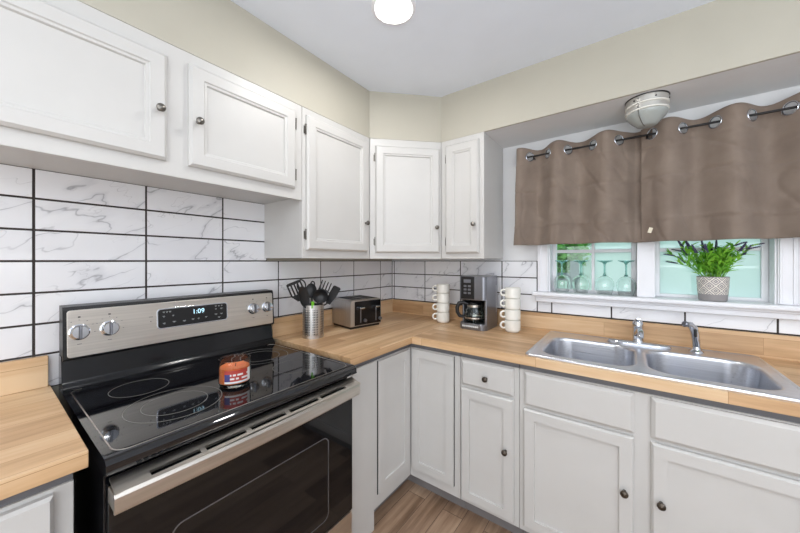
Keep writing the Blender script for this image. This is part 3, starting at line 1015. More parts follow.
# ------------------------------------------------------------------ candle
def candle():
    c = (0.462, -1.436, 0.9086)
    root = empty('jar_candle', c); tag(root, 'orange candle in a clear glass jar on the cooktop', 'candle')
    b = MB(); R = 0.0475
    b.lathe([(0.0, 0.0), (R * 0.80, 0.0), (R * 0.92, 0.004), (R, 0.014), (R, 0.070), (R * 0.97, 0.078), (R * 0.99, 0.084), (R * 0.97, 0.0865), (R * 0.93, 0.084), (R * 0.925, 0.078), (R * 0.945, 0.070), (R * 0.945, 0.014), (R * 0.86, 0.009), (0, 0.009)], n=40)
    b.build('jar', 'glass', root)
    b = MB(); b.lathe([(0, 0.0095), (R * 0.84, 0.0095), (R * 0.925, 0.0150), (R * 0.925, 0.060), (R * 0.90, 0.0615), (0.02, 0.0595), (0, 0.059)], n=40)
    b.build('wax', 'wax', root)
    b = MB(); b.tube([(0.004, 0, 0.058), (0.005, 0.001, 0.069)], 0.0012, 6); b.build('wick', 'black', root)
    # paper label wrapped on the glass, towards the room's right
    b = MB(); b.use('label_red')
    A0, A1 = math.radians(-62), math.radians(38); Z0, Z1 = 0.018, 0.058
    nA, nZ = 20, 7
    def pt(i, j, rr=R + 0.0006): a = A0 + (A1 - A0) * i / nA; return (rr * math.cos(a), rr * math.sin(a), Z0 + (Z1 - Z0) * j / nZ)
    random.seed(9)
    for i in range(nA):
        for j in range(nZ):
            m = 'label_white' if i >= nA - 3 or j == 0 else ('label_blue' if i < 4 and j < 5 else ('label_white' if j in (2, 4) and random.random() < 0.6 else 'label_red'))
            b.use(m)
            vv = [b.bm.verts.new(pt(*q)) for q in ((i, j), (i + 1, j), (i + 1, j + 1), (i, j + 1))]
            b.face(vv)
    o = b.build('label_sticker', None, root)
candle()

# ------------------------------------------------------------------ utensil crock and utensils
CC = Vector((0.170, -0.893, ZC))
def crock():
    root = empty('utensil_crock', CC); tag(root, 'perforated stainless steel utensil crock beside the stove', 'utensil holder')
    R, H = 0.0535, 0.168
    NA, NZ = 88, 40
    b = MB(); b.use('steel_z')
    def isH(i, j):
        blk = i % 11
        return (blk in (1, 3, 5, 7)) and (4 <= j <= NZ - 6) and ((j - 4) % 3 != 2)
    V = {}
    def v(i, j, k):
        i %= NA
        if (i, j, k) not in V:
            a = 2 * PI * i / NA; r_ = R - 0.001 * k
            V[(i, j, k)] = b.bm.verts.new((r_ * math.cos(a), r_ * math.sin(a), H * j / NZ))
        return V[(i, j, k)]
    for i in range(NA):
        for j in range(NZ):
            if isH(i, j): continue
            b.face([v(i, j, 0), v(i + 1, j, 0), v(i + 1, j + 1, 0), v(i, j + 1, 0)])
            b.use('nylon_and_shade'); b.face([v(i, j + 1, 1), v(i + 1, j + 1, 1), v(i + 1, j, 1), v(i, j, 1)]); b.use('steel_z')  # inner wall coloured charcoal: shade put into the colour so holes look dark
    b.lathe([(R - 0.001, H - 0.002), (R + 0.0012, H - 0.002), (R + 0.0012, H + 0.002), (R - 0.0015, H + 0.002)], n=44, cap0=False, cap1=False)
    b.lathe([(0, 0.0), (R + 0.0008, 0.0), (R + 0.0008, 0.010), (R - 0.001, 0.010), (R - 0.002, 0.003), (0, 0.003)], n=44)
    b.build('cylinder', None, root, smooth=60)
crock()

def bez(p0, p1, n=8):
    return [tuple(a + (c - a) * i / n for a, c in zip(p0, p1)) for i in range(n + 1)]

def utensil(name, label, foot, head, kind, size, face, mat='nylon_and_shade'):
    """foot: where the handle rests inside the crock, head: centre of the working end; face: direction the head looks"""
    foot = CC + Vector(foot); head = CC + Vector(head)
    ax = (head - foot).normalized()
    root = empty(name, foot); tag(root, label, 'utensil', 'black utensils in the steel crock')
    fz = Vector(face); fz = (fz - ax * fz.dot(ax)).normalized(); sx = ax.cross(fz)
    T = Matrix((( sx.x, ax.x, fz.x, head.x), (sx.y, ax.y, fz.y, head.y), (sx.z, ax.z, fz.z, head.z), (0, 0, 0, 1)))
    w, h = size
    b = MB()
    end = head - ax * h * 0.45
    # the handle leaves the crock inside its rim
    t_ = (0.172 - foot.z + CC.z) / (end.z - foot.z)
    rim = foot.lerp(end, max(0.3, min(0.9, t_))); rv = Vector((rim.x - CC.x, rim.y - CC.y, 0))
    if rv.length > 0.042: rim -= rv * (1 - 0.042 / rv.length)
    low = foot.lerp(rim, 0.5)
    b.tube([foot, low, rim, rim.lerp(end, 0.5), end], [0.006, 0.0058, 0.0055, 0.005, 0.0045], 10, flat=0.6)
    b.build('handle', mat, root, world=True, smooth=60)
    b = MB()
    if kind == 'spoon' or kind == 'ladle':
        deep = 0.30 if kind == 'ladle' else 0.14
        def bowl(off, k):
            rings = []
            for i in range(1, 9):
                t = i / 8
                rings.append([T @ Vector((w / 2 * t * math.cos(a) , h / 2 * t * math.sin(a) * (1.0), -deep * w * (1 - t * t) + off)) for a in [2 * PI * q / 28 for q in range(28)]])
            return rings
        out_, inn = bowl(-0.0022, 0), bowl(0.0, 0)
        rr = list(out_) + list(reversed(inn))
        b.loops(rr)
    elif kind in ('turner', 'slotted'):
        def tr(y): return w * (0.28 + 0.22 * min(1, (y + h / 2) / (h * 0.45))) if y < 0 else w * 0.5
        if kind == 'turner':
            pts = [(-tr(y), y) for y in (-h / 2, -h / 4, 0)] + [(-w / 2, h / 2 - 0.006), (-w / 2 + 0.006, h / 2), (w / 2 - 0.006, h / 2), (w / 2, h / 2 - 0.006)] + [(tr(y), y) for y in (0, -h / 4, -h / 2)]
            b.prism(pts, -0.001, 0.0012, T)
        else:
            n = 4; bar = w / (2 * n + 1)
            b.prism([(-w / 2, h * 0.36), (w / 2, h * 0.36), (w / 2, h * 0.46), (w / 2 - 0.01, h * 0.5), (-w / 2 + 0.01, h * 0.5), (-w / 2, h * 0.46)], -0.001, 0.0012, T)
            b.prism([(-w * 0.2, -h / 2), (w * 0.2, -h / 2), (w / 2, -h * 0.16), (-w / 2, -h * 0.16)], -0.001, 0.0012, T)
            for q in range(n + 1):
                x0 = -w / 2 + q * 2 * bar
                b.prism([(x0, -h * 0.17), (x0 + bar, -h * 0.17), (x0 + bar, h * 0.37), (x0, h * 0.37)], -0.001, 0.0012, T)
    elif kind == 'fork':
        b.prism([(-w * 0.18, -h / 2), (w * 0.18, -h / 2), (w * 0.5, -h * 0.1), (w * 0.5, h * 0.05), (-w * 0.5, h * 0.05), (-w * 0.5, -h * 0.1)], -0.002, 0.002, T)
        for q in range(4):
            x0 = -w / 2 + 0.004 + q * (w - 0.008) / 3
            b.tube([T @ Vector((x0, 0, 0)), T @ Vector((x0, h * 0.3, 0.002)), T @ Vector((x0, h * 0.46, 0.010)), T @ Vector((x0, h * 0.5, 0.018))], [0.0036, 0.0034, 0.003, 0.0024], 8)
    elif kind == 'whisk_loop':
        b.tube([T @ Vector((w / 2 * math.cos(a), h / 2 * math.sin(a), 0)) for a in [2 * PI * q / 20 for q in range(20)]], 0.0035, 8, closed=True)
    b.build('head', mat, root, world=True, smooth=50)
    return root
# face direction towards the camera is about (0.79, -0.6, 0.1)
FC = (0.79, -0.60, 0.12)
utensil('serving_spoon', 'black serving spoon leaning left at the front of the crock', (0.012, 0.0, 0.012), (0.012, -0.064, 0.213), 'spoon', (0.056, 0.120), (0.9, -0.2, 0.3))
utensil('slotted_turner', 'black slotted turner leaning furthest left in the crock', (-0.01, 0.020, 0.012), (-0.035, -0.074, 0.242), 'slotted', (0.074, 0.105), FC)
utensil('ladle', 'black round ladle at the front centre of the crock', (-0.012, 0.018, 0.012), (0.036, 0.018, 0.212), 'ladle', (0.078, 0.078), (0.8, -0.6, 0.35))
utensil('spoon', 'black spoon standing behind the ladle in the crock', (0.015, -0.02, 0.012), (-0.020, 0.002, 0.240), 'spoon', (0.058, 0.078), (0.6, -0.8, 0.3))
utensil('pasta_fork', 'black pasta fork leaning right at the back of the crock', (-0.02, -0.028, 0.012), (-0.008, 0.076, 0.238), 'fork', (0.058, 0.092), FC)
utensil('turner', 'black flat turner leaning far right over the toaster', (0.008, -0.030, 0.012), (0.044, 0.094, 0.212), 'turner', (0.046, 0.105), (0.5, -0.5, 0.75))
utensil('hooked_handle', 'thin black utensil with a loop end upright at the back', (-0.022, 0.0, 0.012), (-0.030, 0.020, 0.272), 'whisk_loop', (0.020, 0.030), FC)
utensil('peeler', 'small black loop utensil behind the slotted turner', (-0.028, -0.005, 0.012), (-0.045, -0.040, 0.268), 'whisk_loop', (0.042, 0.062), FC)
b = MB(); b.box(0.208, 0.2115, -0.935, -0.919, 1.070, 1.105, 0.001, mat=None); o = b.build('green_handle', 'green_tag')
recenter(o, (0.21, -0.927, 1.07)); tag(o, 'small green plastic handle poking out at the crock rim', 'utensil')

# ------------------------------------------------------------------ toaster
def toaster():
    root = empty('toaster', (0.140, -0.540, ZC), math.radians(-11)); tag(root, 'brushed stainless toaster with black front beside the crock', 'toaster')
    lx, ly, h = 0.103, 0.115, 0.170
    b = MB(); b.box(-lx + 0.008, lx - 0.010, -ly + 0.008, ly - 0.008, 0.0, 0.018, 0.004); b.build('base', 'black', root)
    b = MB()
    # rounded hood profile in y-z run along x
    def prof(e=0.0):
        pts = [(-ly + e, 0.016)]
        for k in range(7):
            a = math.radians(180 - 90 * k / 6); pts.append((-ly + 0.022 + (0.022 - e) * math.cos(a), h - 0.022 + (0.022 - e) * math.sin(a)))
        for k in range(7):
            a = math.radians(90 - 90 * k / 6); pts.append((ly - 0.022 + (0.022 - e) * math.cos(a), h - 0.022 + (0.022 - e) * math.sin(a)))
        pts.append((ly - e, 0.016))
        return pts
    b.loops([[(x, y, z_) for y, z_ in prof(e)] for x, e in ((-lx + 0.004, 0.004), (-lx + 0.010, 0), (lx - 0.006, 0), (lx, 0.004))])
    b.build('shell', 'steel_z', root, smooth=50)
    b = MB(); b.box(lx - 0.002, lx + 0.004, -ly + 0.030, ly - 0.008, 0.020, h - 0.010, 0.004); b.build('front_panel', 'enamel', root)
    for yy in (-0.045, 0.068):
        b = MB(); b.box(lx + 0.0035, lx + 0.006, yy - 0.004, yy + 0.004, 0.035, 0.125, 0.001); f = b.build('lever_slot', 'steel2', root)
        b = MB(); b.box(lx + 0.004, lx + 0.026, yy - 0.016, yy + 0.016, 0.116, 0.128, 0.004); b.build('lever', 'chrome', root)
        b = MB(); b.lathe([(0, 0), (0.010, 0), (0.009, 0.012), (0, 0.013)], (lx + 0.004, yy + 0.03, 0.045), (1, 0, 0), 18); b.build('dial', 'steel2', root)
    for yy in (-0.070, -0.030, 0.030, 0.070):
        b = MB(); b.box(-lx + 0.025, lx - 0.025, yy - 0.012, yy + 0.012, h - 0.0005, h + 0.0012, 0.0005, 1); b.build('bread_slot', 'dark', root)
    b = MB(); b.box(-lx + 0.012, lx - 0.012, -ly + 0.022, ly - 0.022, h - 0.002, h + 0.0006, 0.0003, 1); b.build('top_plate', 'black', root)
toaster()

# ------------------------------------------------------------------ mugs
def mug_proto():
    root = empty('mug', (0, 0, 0))
    b = MB(); R, H = 0.0425, 0.066
    b.lathe([(0, 0.0), (0.030, 0.0), (0.0335, 0.0015), (0.0375, 0.0065), (R - 0.0012, 0.0115), (R, 0.018), (R, H - 0.001), (R - 0.001, H), (R - 0.0025, H - 0.001), (R - 0.003, 0.020), (0.034, 0.010), (0, 0.008)], n=36)
    b.build('cup', 'mug', root)
    b = MB()
    pts = [(-R + 0.002, 0, 0.055), (-R - 0.012, 0, 0.056), (-R - 0.022, 0, 0.050), (-R - 0.025, 0, 0.040), (-R - 0.022, 0, 0.029), (-R - 0.012, 0, 0.023), (-R + 0.003, 0, 0.025)]
    b.tube(pts, 0.0042, 10, flat=1.3); b.build('handle', 'mug', root, smooth=60)
    return root
proto = mug_proto(); first = True
names = ['bottom', 'second from bottom', 'third from bottom', 'top']
for si, (x, y, where, jit) in enumerate(((0.535, -0.152, 'left of the coffee maker', 0.03), (0.978, -0.160, 'right of the coffee maker', 0.02))):
    for k in range(4):
        o = proto if first else copy_tree(proto)
        first = False
        o.location = (x, y, ZC + 0.0003 + 0.0602 * k)
        o.rotation_euler = (0, 0, YAW + (0.10 if si == 0 else 0.05) + random.uniform(-jit, jit))
        tag(o, 'white mug, %s of the stack %s' % (names[k], where), 'mug', 'white mugs stacked on the worktop')

# ------------------------------------------------------------------ coffee maker
def coffee():
    X0, X1, Y0, Y1 = 0.692, 0.858, -0.250, -0.060
    root = empty('coffee_maker', (0.775, -0.15, ZC)); tag(root, 'silver and black drip coffee maker between the two mug stacks', 'coffee maker')
    z0 = ZC
    def rounded(x0, x1, y0, y1, za, zb_, name, mat, r_=0.03, p=root, sh=0.0):
        b = MB()
        # front corners rounded, back square
        pts = [(x1, y1), (x0, y1)]
        for k in range(7):
            a = math.radians(180 + 90 * k / 6); pts.append((x0 + r_ + r_ * math.cos(a), y0 + r_ + r_ * math.sin(a)))
        for k in range(7):
            a = math.radians(270 + 90 * k / 6); pts.append((x1 - r_ + r_ * math.cos(a), y0 + r_ + r_ * math.sin(a)))
        ins = 0.003
        cx, cy = (x0 + x1) / 2, (y0 + y1) / 2
        sc = lambda q, s_: (cx + (q[0] - cx) * s_, cy + (q[1] - cy) * s_)
        b.loops([[(*sc(q, 0.975), za) for q in pts], [(*q, za + ins) for q in pts], [(*q, zb_ - ins) for q in pts], [(*sc(q, 0.975), zb_) for q in pts]])
        return b.build(name, mat, p, world=True, smooth=40)
    rounded(X0, X1, Y0 - 0.006, Y1, z0, z0 + 0.036, 'base', 'steel2', 0.035)
    rounded(X0, X1, Y0, Y1, z0 + 0.172, z0 + 0.308, 'head', 'steel2', 0.022)
    b = MB(); b.box(X1 - 0.012, X1, Y0 + 0.012, Y1, z0 + 0.030, z0 + 0.180, 0.003)
    b.build('side_panel', 'steel2', root, world=True)
    b = MB(); b.box(X0, X0 + 0.010, Y0 + 0.05, Y1, z0 + 0.030, z0 + 0.180, 0.003); b.build('side_panel', 'steel2', root, world=True)
    b = MB(); b.box(X0 + 0.006, X1 - 0.010, -0.115, Y1, z0 + 0.030, z0 + 0.180); b.build('back_tank', 'black', root, world=True, smooth=0)
    b = MB(); b.box(X0 + 0.010, X1 - 0.030, Y0 + 0.005, -0.11, z0 + 0.168, z0 + 0.1735); b.build('filter_underside', 'black', root, world=True, smooth=0)
    b = MB(); b.box(X0 + 0.016, X0 + 0.098, Y0 - 0.0035, Y0 + 0.01, z0 + 0.176, z0 + 0.306, 0.003); f = b.build('control_panel', 'black', root, world=True)
    b = MB(); b.box(X0 + 0.034, X0 + 0.078, Y0 - 0.005, Y0 - 0.003, z0 + 0.270, z0 + 0.290, 0.001, 1); b.build('display', 'steel2', f, world=True)
    for i in range(2):
        for j in range(3):
            b = MB(); b.box(X0 + 0.034 + i * 0.026, X0 + 0.052 + i * 0.026, Y0 - 0.0052, Y0 - 0.003, z0 + 0.205 + j * 0.020, z0 + 0.217 + j * 0.020, 0.0015, 1)
            b.build('button', 'steel2', f, world=True)
    b = MB(); b.box(X1 - 0.0005, X1 + 0.001, -0.085, -0.079, z0 + 0.09, z0 + 0.25); b.build('water_gauge', 'mark_w', root, world=True, smooth=0)
    b = MB(); b.lathe([(0, 0), (0.052, 0), (0.054, 0.002), (0.050, 0.004), (0, 0.004)], (0.766, -0.190, z0 + 0.035), n=32); b.build('hot_plate', 'black', root, world=True)
    b = MB()
    for q in range(9):
        b.lathe([(0, 0), (0.006, 0), (0.005, 0.0015), (0, 0.002)], (0.722 + q * 0.011, Y0 - 0.006 + 0.0002, z0 + 0.020), (0, -1, 0), 10)
    b.build('base_dots', 'mark_w', root, world=True)
    # carafe: a thing of its own, standing on the hot plate
    c = Vector((0.766, -0.190, z0 + 0.0392))
    car = empty('coffee_carafe', c); tag(car, 'glass coffee carafe with black handle inside the coffee maker', 'carafe')
    b = MB()
    po = [(0, 0), (0.044, 0), (0.052, 0.006), (0.057, 0.025), (0.056, 0.045), (0.048, 0.072), (0.040, 0.090), (0.040, 0.100)]
    pi_ = [(0.0385, 0.100), (0.0385, 0.090), (0.0465, 0.072), (0.0545, 0.045), (0.0555, 0.025), (0.0505, 0.008), (0.043, 0.002), (0, 0.002)]
    b.lathe(po + pi_, c, n=36); b.build('jug', 'glass', car, world=True, smooth=60)
    b = MB(); b.lathe([(0, 0.0), (0.041, 0.0), (0.042, 0.006), (0.038, 0.014), (0.0, 0.018)], c + Vector((0, 0, 0.1005)), n=30); b.build('lid', 'black', car, world=True)
    b = MB(); b.lathe([(0.0405, 0), (0.0425, 0), (0.0425, 0.012), (0.0405, 0.012)], c + Vector((0, 0, 0.087)), n=30, cap0=False, cap1=False)
    b.lathe([(0.0575, 0), (0.0588, 0), (0.0588, 0.007), (0.0575, 0.007)], c + Vector((0, 0, 0.022)), n=30, cap0=False, cap1=False)
    b.build('band', 'steel', car, world=True)
    d = Vector((-0.90, -0.45, 0)).normalized()
    b = MB(); P = lambda q, h_: c + d * q + Vector((0, 0, h_))
    b.tube([P(0.040, 0.102), P(0.066, 0.112), P(0.090, 0.106), P(0.102, 0.080), P(0.100, 0.052), P(0.086, 0.030), P(0.058, 0.026)], [0.008, 0.010, 0.010, 0.0095, 0.009, 0.009, 0.006], 12, flat=1.2)
    b.build('handle', 'black', car, world=True, smooth=60)
coffee()

# ------------------------------------------------------------------ window sill objects
SZ = 1.1355
b = MB()
b.lathe([(0.0288, 0.0), (0.030, 0.0), (0.034, 0.010), (0.040, 0.030), (0.0425, 0.050), (0.040, 0.068), (0.030, 0.084), (0.016, 0.094), (0, 0.0985),
         (0, 0.0965), (0.0155, 0.0925), (0.0292, 0.0828), (0.0391, 0.0677), (0.0415, 0.050), (0.0391, 0.030), (0.0331, 0.010), (0.0288, 0.0)], n=36, cap0=False, cap1=False)
wg = empty('wine_glass', (0, 0, 0))
b.build('bowl', 'wineglass', wg, smooth=60)
b = MB(); b.lathe([(0, 0.0988), (0.010, 0.0978), (0.006, 0.103), (0.0042, 0.112), (0.0040, 0.140), (0.0048, 0.158), (0.011, 0.167), (0.030, 0.1725), (0.0355, 0.1745), (0.0355, 0.1780), (0, 0.1780)], n=30)
b.build('stem', 'stemglass', wg, smooth=60)
wn = ['leftmost upside-down wine glass on the window sill', 'second upside-down wine glass from the left on the sill',
      'third upside-down wine glass from the left on the sill', 'upside-down wine glass nearest the window mullion']
for i, x in enumerate((1.197, 1.290, 1.400, 1.492)):
    o = wg if i == 0 else copy_tree(wg)
    o.location = (x, 0.030 if i < 2 else 0.022, SZ)
    tag(o, wn[i], 'wine glass', 'upside-down wine glasses on the sill')

def plant():
    c = Vector((1.803, -0.004, SZ))
    root = empty('potted_plant', c); tag(root, 'artificial lavender plant in a grey patterned pot on the sill', 'plant')
    b = MB(); b.lathe([(0, 0), (0.043, 0), (0.046, 0.003), (0.0505, 0.05), (0.053, 0.104), (0.0525, 0.107), (0.050, 0.107), (0.0495, 0.095), (0, 0.095)], n=40)
    b.build('pot', 'pot', root)
    b = MB(); b.lathe([(0, 0), (0.049, 0), (0.030, 0.008), (0, 0.012)], (0, 0, 0.094), n=20); b.build('moss', 'soil', root)
    random.seed(12)
    lv = MB(); st = MB()
    def leaf(p, d, ln, w):
        d = d.normalized(); s_ = d.cross(Vector((random.uniform(-.5, .5), random.uniform(-.5, .5), 1))).normalized()
        nrm = s_.cross(d)
        bend = Vector((0, 0, -ln * 0.18))
        pts = []
        for t, ww in ((0, 0.3), (0.3, 0.9), (0.6, 1.0), (0.85, 0.6)):
            q = p + d * ln * t + bend * t * t
            pts.append((q - s_ * w * ww / 2 + nrm * w * 0.12, q, q + s_ * w * ww / 2 + nrm * w * 0.12))
        tip = lv.bm.verts.new(p + d * ln + bend)
        V = [[lv.bm.verts.new(k) for k in row] for row in pts]
        for a_, c_ in zip(V, V[1:]):
            lv.face([a_[0], a_[1], c_[1], c_[0]]); lv.face([a_[1], a_[2], c_[2], c_[1]])
        lv.face([V[-1][0], V[-1][1], tip]); lv.face([V[-1][1], V[-1][2], tip])
    def spike(p, d, n=7):
        d = d.normalized(); fl = MB()
        for k in range(n):
            q = p + d * (k * 0.0062)
            rr = 0.0046 * (1 - k / (n + 2))
            for m in range(4):
                a = m * PI / 2 + k
                off = Vector((math.cos(a), math.sin(a), 0.2)) * rr
                fl.lathe([(0, -0.003), (0.0032, 0), (0, 0.0042)], q + off, d + off * 40, 5)
        fl.tube([p, p + d * n * 0.0062], 0.0016, 5)
        fl.build('flower_spike', 'leaf_dark', root)
    for i in range(60):
        a = random.uniform(0, 2 * PI); r0 = random.uniform(0, 0.034)
        lean = random.uniform(0.05, 0.75) if i > 8 else random.uniform(0.8, 1.15)
        a2 = a + random.uniform(-.4, .4)
        hgt = random.uniform(0.08, 0.145) * (1.0 if lean < 0.8 else 0.85)
        base_ = Vector((r0 * math.cos(a), r0 * math.sin(a), 0.098))
        top = base_ + Vector((math.cos(a2) * lean * hgt, math.sin(a2) * lean * hgt * 0.55, hgt))
        # stay clear of the window glass behind the pot
        if c.y + top.y > 0.035: top.y = 0.035 - c.y
        mid = base_.lerp(top, 0.5) + Vector((0, 0, 0.01))
        st.tube([base_, mid, top], [0.0014, 0.0012, 0.0009], 5)
        for k in range(10):
            t = 0.2 + 0.8 * k / 9
            p = base_.lerp(mid, t * 2) if t < 0.5 else mid.lerp(top, t * 2 - 1)
            aa = random.uniform(0, 2 * PI)
            d = Vector((math.cos(aa), math.sin(aa) * (0.6), random.uniform(0.5, 1.3)))
            leaf(p, d, random.uniform(0.030, 0.050), random.uniform(0.008, 0.012))
        if i % 3 == 0: spike(top, (top - mid) + Vector((0, 0, 0.01)))
    # the long sprays that lean out sideways in the photo
    for dx, dy, dz in ((-0.125, -0.02, 0.065), (-0.105, -0.01, 0.12), (0.115, -0.015, 0.14), (-0.135, -0.03, 0.10), (0.10, -0.03, 0.125), (0.06, -0.04, 0.14)):
        base_ = Vector((dx * 0.2, dy, 0.10)); top = Vector((dx, dy, 0.10 + dz)); mid = base_.lerp(top, 0.5) + Vector((0, 0, 0.018))
        st.tube([base_, mid, top], [0.0015, 0.0012, 0.001], 5)
        for k in range(8):
            t = 0.15 + 0.8 * k / 7
            p = base_.lerp(mid, t * 2) if t < 0.5 else mid.lerp(top, t * 2 - 1)
            leaf(p, Vector((dx * 4 + random.uniform(-.6, .6), random.uniform(-.4, .3), random.uniform(0.2, 1.0))), random.uniform(0.032, 0.05), 0.009)
        spike(top, Vector((dx, dy, 0.03)), 6)
    lv.build('foliage', 'leaf', root, smooth=60); st.build('stem', 'leaf', root)
plant()

# ------------------------------------------------------------------ curtains and rod
RY, RZ_ = -0.092, 1.897
RINGS_L = [1.054, 1.148, 1.245, 1.357, 1.465]
RINGS_R = [1.590, 1.696, 1.797, 1.903, 2.002, 2.105, 2.205]
ALL = RINGS_L + RINGS_R
def wave(x):
    pts = [0.955] + ALL + [2.31]
    for k in range(len(pts) - 1):
        if pts[k] <= x <= pts[k + 1]:
            s_ = 1 if k % 2 == 1 else -1
            return s_ * math.sin(PI * (x - pts[k]) / (pts[k + 1] - pts[k]))
    return 0.0
def curtain(name, x0, x1, rings, label, flare, seed, amp=0.036):
    root = empty(name, ((x0 + x1) / 2, RY, RZ_)); tag(root, label, 'curtain', 'taupe grommet curtains')
    ZT_, ZB_ = 1.941, 1.400
    NX = int((x1 - x0) / 0.0045); NZ = 96
    b = MB()
    def P(i, j):
        t = i / NX; v = j / NZ
        x = x0 + (x1 - x0) * t
        zz_ = ZT_ + (ZB_ - ZT_) * v
        w_ = wave(x)
        a = amp * (1 - 0.12 * v)
        y = RY + a * w_
        q = noise.noise(Vector((x * 5 + seed, zz_ * 3, 0.3)))
        q2 = noise.noise(Vector((x * 13 + seed, zz_ * 11, 1.3)))
        y += v * 0.026 * q + 0.006 * q2 * min(1, v * 6)
        fr = noise.noise(Vector(((x + zz_ * 0.5) * 9 + seed, (zz_ - x * 0.5) * 5, 4.0)))
        y += 0.005 * (1 - min(1, abs(fr) * 7)) * min(1, v * 5)
        for zc, s_ in ((1.505, 1), (1.700, -1), (1.845, 1)):
            y += -s_ * 0.0045 * math.exp(-((zz_ - zc - 0.006 * math.sin(x * 14 + seed)) / 0.006) ** 2) * min(1, v * 8)
        zz_ += (-0.006 * w_ if v < 0.01 else 0) * 1
        xx = x + flare * v * (1 - t) * -1 + 0.004 * noise.noise(Vector((zz_ * 6, seed, x * 2))) * v
        if seed < 5 and x > 1.50: y += 0.020 * min(1, (x - 1.50) / 0.03)
        y = min(y, -0.022)
        return Vector((xx, y, zz_))
    V = [[b.bm.verts.new(P(i, j)) for j in range(NZ + 1)] for i in range(NX + 1)]
    for i in range(NX):
        for j in range(NZ):
            cx = x0 + (x1 - x0) * (i + 0.5) / NX; cz = ZT_ + (ZB_ - ZT_) * (j + 0.5) / NZ
            if any((cx - r_) ** 2 * 1.7 + (cz - RZ_) ** 2 < 0.0225 ** 2 for r_ in rings): continue
            b.face([V[i][j], V[i + 1][j], V[i + 1][j + 1], V[i][j + 1]])
    o = b.build('cloth', 'fabric', root, world=True, smooth=180)
    md = o.modifiers.new('thickness', 'SOLIDIFY'); md.thickness = 0.0012; md.offset = 0
    for k, r_ in enumerate(rings):
        e = 0.002
        d = Vector((2 * e, amp * (wave(r_ + e) - wave(r_ - e)), 0)).normalized()
        nrm = d.cross(Vector((0, 0, 1))).normalized()
        b = MB()
        pts = [Vector((r_, RY, RZ_)) + (d * math.cos(a) + Vector((0, 0, 1)) * math.sin(a)) * 0.0235 for a in [2 * PI * q / 28 for q in range(28)]]
        b.tube(pts, 0.0036, 8, closed=True, flat=0.8); b.build('grommet', 'chrome', root, world=True, smooth=60)
    return root
cl = curtain('curtain', 0.990, 1.592, RINGS_L, 'left taupe grommet curtain hanging over the left window', 0.016, 3.0)
cr = curtain('curtain', 1.550, 2.215, RINGS_R, 'right taupe grommet curtain above the potted plant', 0.0, 8.0)
b = MB(); b.box(-0.007, 0.007, -0.0006, 0.0006, -0.024, 0.0, 0.0, mat=Matrix.Translation((1.585, -0.126, 1.462)) @ Matrix.Rotation(0.3, 4, 'Y')); b.build('care_tag', 'tag', cr, world=True)
root = empty('curtain_rod', (1.6, RY, RZ_)); tag(root, 'black metal curtain rod above the window', 'curtain rod')
b = MB(); b.tube([(1.040, RY, RZ_), (2.25, RY, RZ_)], 0.0050, 12); b.build('rod', 'rod', root, world=True)
for xx in (1.034, 2.256):
    b = MB(); b.lathe([(0, -0.010), (0.009, -0.008), (0.012, 0), (0.009, 0.008), (0, 0.010)], (xx, RY, RZ_), (1, 0, 0), 16); b.build('finial', 'rod', root, world=True)
for xx in (1.075, 1.572, 2.235):
    b = MB(); b.tube([(xx, 0.006, RZ_ - 0.012), (xx, RY, RZ_ - 0.012), (xx, RY - 0.009, RZ_ - 0.003)], 0.0042, 8); b.box(xx - 0.010, xx + 0.010, 0.002, 0.0075, RZ_ - 0.035, RZ_ + 0.02, 0.002); b.build('bracket', 'rod', root, world=True)

# ------------------------------------------------------------------ lamps
def ceiling_light(x, y, label):
    root = empty('ceiling_light', (x, y, CEIL)); tag(root, label, 'ceiling light', 'recessed round ceiling lights')
    b = MB(); b.lathe([(0.062, -0.001), (0.062, -0.004), (0.072, -0.010), (0.080, -0.009), (0.085, -0.003), (0.085, 0.0)], n=40, cap0=False, cap1=False); b.build('trim_ring', 'trim', root)
    b = MB(); b.lathe([(0, -0.006), (0.060, -0.006), (0.062, -0.003), (0.062, -0.0015)], n=40, cap0=True, cap1=True); b.build('diffuser', 'lamp', root)
    return root
ceiling_light(0.780, -0.995, 'recessed round ceiling light, lit, above the stove and corner')
ceiling_light(1.15, -2.45, 'recessed round ceiling light behind the viewpoint')
ceiling_light(2.30, -1.55, 'recessed round ceiling light out to the right')

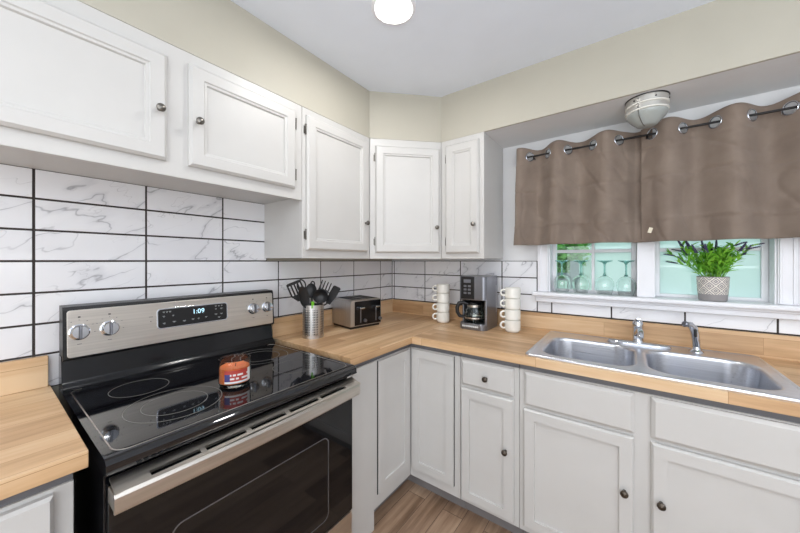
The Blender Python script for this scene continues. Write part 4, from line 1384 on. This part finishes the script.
def dome():
    c = Vector((1.566, -0.212, ZT))
    root = empty('ceiling_lamp', c); tag(root, 'old ribbed glass ceiling lamp with metal bands above the curtain gap', 'lamp')
    def ring(name, prof, mat):
        b = MB(); b.lathe(prof, c, (0, 0, 1), 40); return b.build(name, mat, root, world=True, smooth=40)
    ring('base_plate', [(0, -0.004), (0.077, -0.004), (0.078, 0.0), (0, 0.0)], 'rod')
    ring('canopy', [(0, -0.026), (0.0745, -0.026), (0.0755, -0.008), (0.075, -0.004), (0, -0.004)], 'canopy')
    ring('collar', [(0, -0.036), (0.073, -0.036), (0.0775, -0.033), (0.0775, -0.029), (0.073, -0.026), (0, -0.026)], 'mug')
    ring('band', [(0, -0.052), (0.0735, -0.052), (0.0735, -0.036), (0, -0.036)], 'canopy')
    ring('collar', [(0, -0.062), (0.072, -0.062), (0.077, -0.059), (0.077, -0.055), (0.073, -0.052), (0, -0.052)], 'mug')
    ring('glass_shade', [(0, -0.116), (0.026, -0.116), (0.036, -0.112), (0.050, -0.098), (0.064, -0.082), (0.072, -0.070), (0.073, -0.062), (0, -0.062)], 'dome')
    for a in (-2.2, -1.2, -0.2, 0.9, 2.0):
        b = MB(); b.lathe([(0, 0), (0.0035, 0), (0.003, 0.004), (0, 0.005)], c + Vector((0.073 * math.cos(a), 0.073 * math.sin(a), -0.018)), (math.cos(a), math.sin(a), 0), 10)
        b.build('screw', 'rod', root, world=True)
    b = MB()
    for a in (-2.0,):
        b.tube([c + Vector((q * math.cos(a), q * math.sin(a), h_)) for q, h_ in ((0.075, -0.012), (0.0760, -0.050), (0.0745, -0.066), (0.068, -0.084), (0.054, -0.097), (0.038, -0.112), (0.018, -0.118))], 0.0014, 6)
    b.build('wire_clip', 'nickel', root, world=True)
dome()

# ------------------------------------------------------------------ outside the window
b = MB(); b.box(-4, 8, 0.2, 9, -0.25, -0.15); o = b.build('lawn', 'grass'); struct(o, 'lawn outside the window')
b = MB()
for k in range(22): b.loops([[(-0.6, 3.0, -0.15 + 0.16 * k), (-0.6, 2.985, -0.15 + 0.16 * k), (-0.6, 3.0, 0.01 + 0.16 * k)], [(7.0, 3.0, -0.15 + 0.16 * k), (7.0, 2.985, -0.15 + 0.16 * k), (7.0, 3.0, 0.01 + 0.16 * k)]])
b.box(-0.6, 7.0, 3.0, 6.0, -0.15, 3.37)
o = recenter(b.build('neighbouring_house', 'siding', smooth=0), (4, 4.5, -0.15)); tag(o, 'pale sided house beyond the window', 'house')
b = MB(); b.box(1.03, 1.105, 1.56, 1.635, -0.15, 1.31, 0.004); b.box(0.2, 1.105, 1.585, 1.615, 1.13, 1.19, 0.004); b.box(0.2, 1.105, 1.585, 1.615, 0.5, 0.57, 0.004)
o = recenter(b.build('fence', 'post'), (0.8, 1.6, -0.15)); tag(o, 'grey wooden fence post and rail seen through the left window', 'fence')
random.seed(5)
def shrub(x, y, zc, rad, label):
    root = empty('shrub', (x, y, -0.15)); tag(root, label, 'shrub', 'shrubs outside the window')
    b = MB()
    for i in range(5200):
        a, e = random.uniform(0, 2 * PI), random.uniform(-PI / 2, PI / 2)
        rr = rad * random.uniform(0.5, 1.05)
        p = Vector((x + rr * math.cos(a) * math.cos(e), y + rr * math.sin(a) * math.cos(e) * 0.8, zc + rr * math.sin(e)))
        d = Vector((random.uniform(-1, 1), random.uniform(-1, 1), random.uniform(-0.6, 1))).normalized() * random.uniform(0.05, 0.085)
        s_ = d.cross(Vector((random.uniform(-1, 1), random.uniform(-1, 1), random.uniform(-1, 1)))).normalized() * 0.020
        b.face([b.bm.verts.new(q) for q in (p, p + d * 0.5 + s_, p + d, p + d * 0.5 - s_)])
    b.build('foliage', 'shrub', root, world=True, smooth=0)
    b = MB(); b.tube([(x, y, -0.15), (x + 0.02, y, zc - rad * 0.4)], [0.03, 0.015], 8); b.build('trunk', 'post', root, world=True)
shrub(0.70, 2.55, 1.55, 0.42, 'green leafy shrub behind the fence outside the left window')
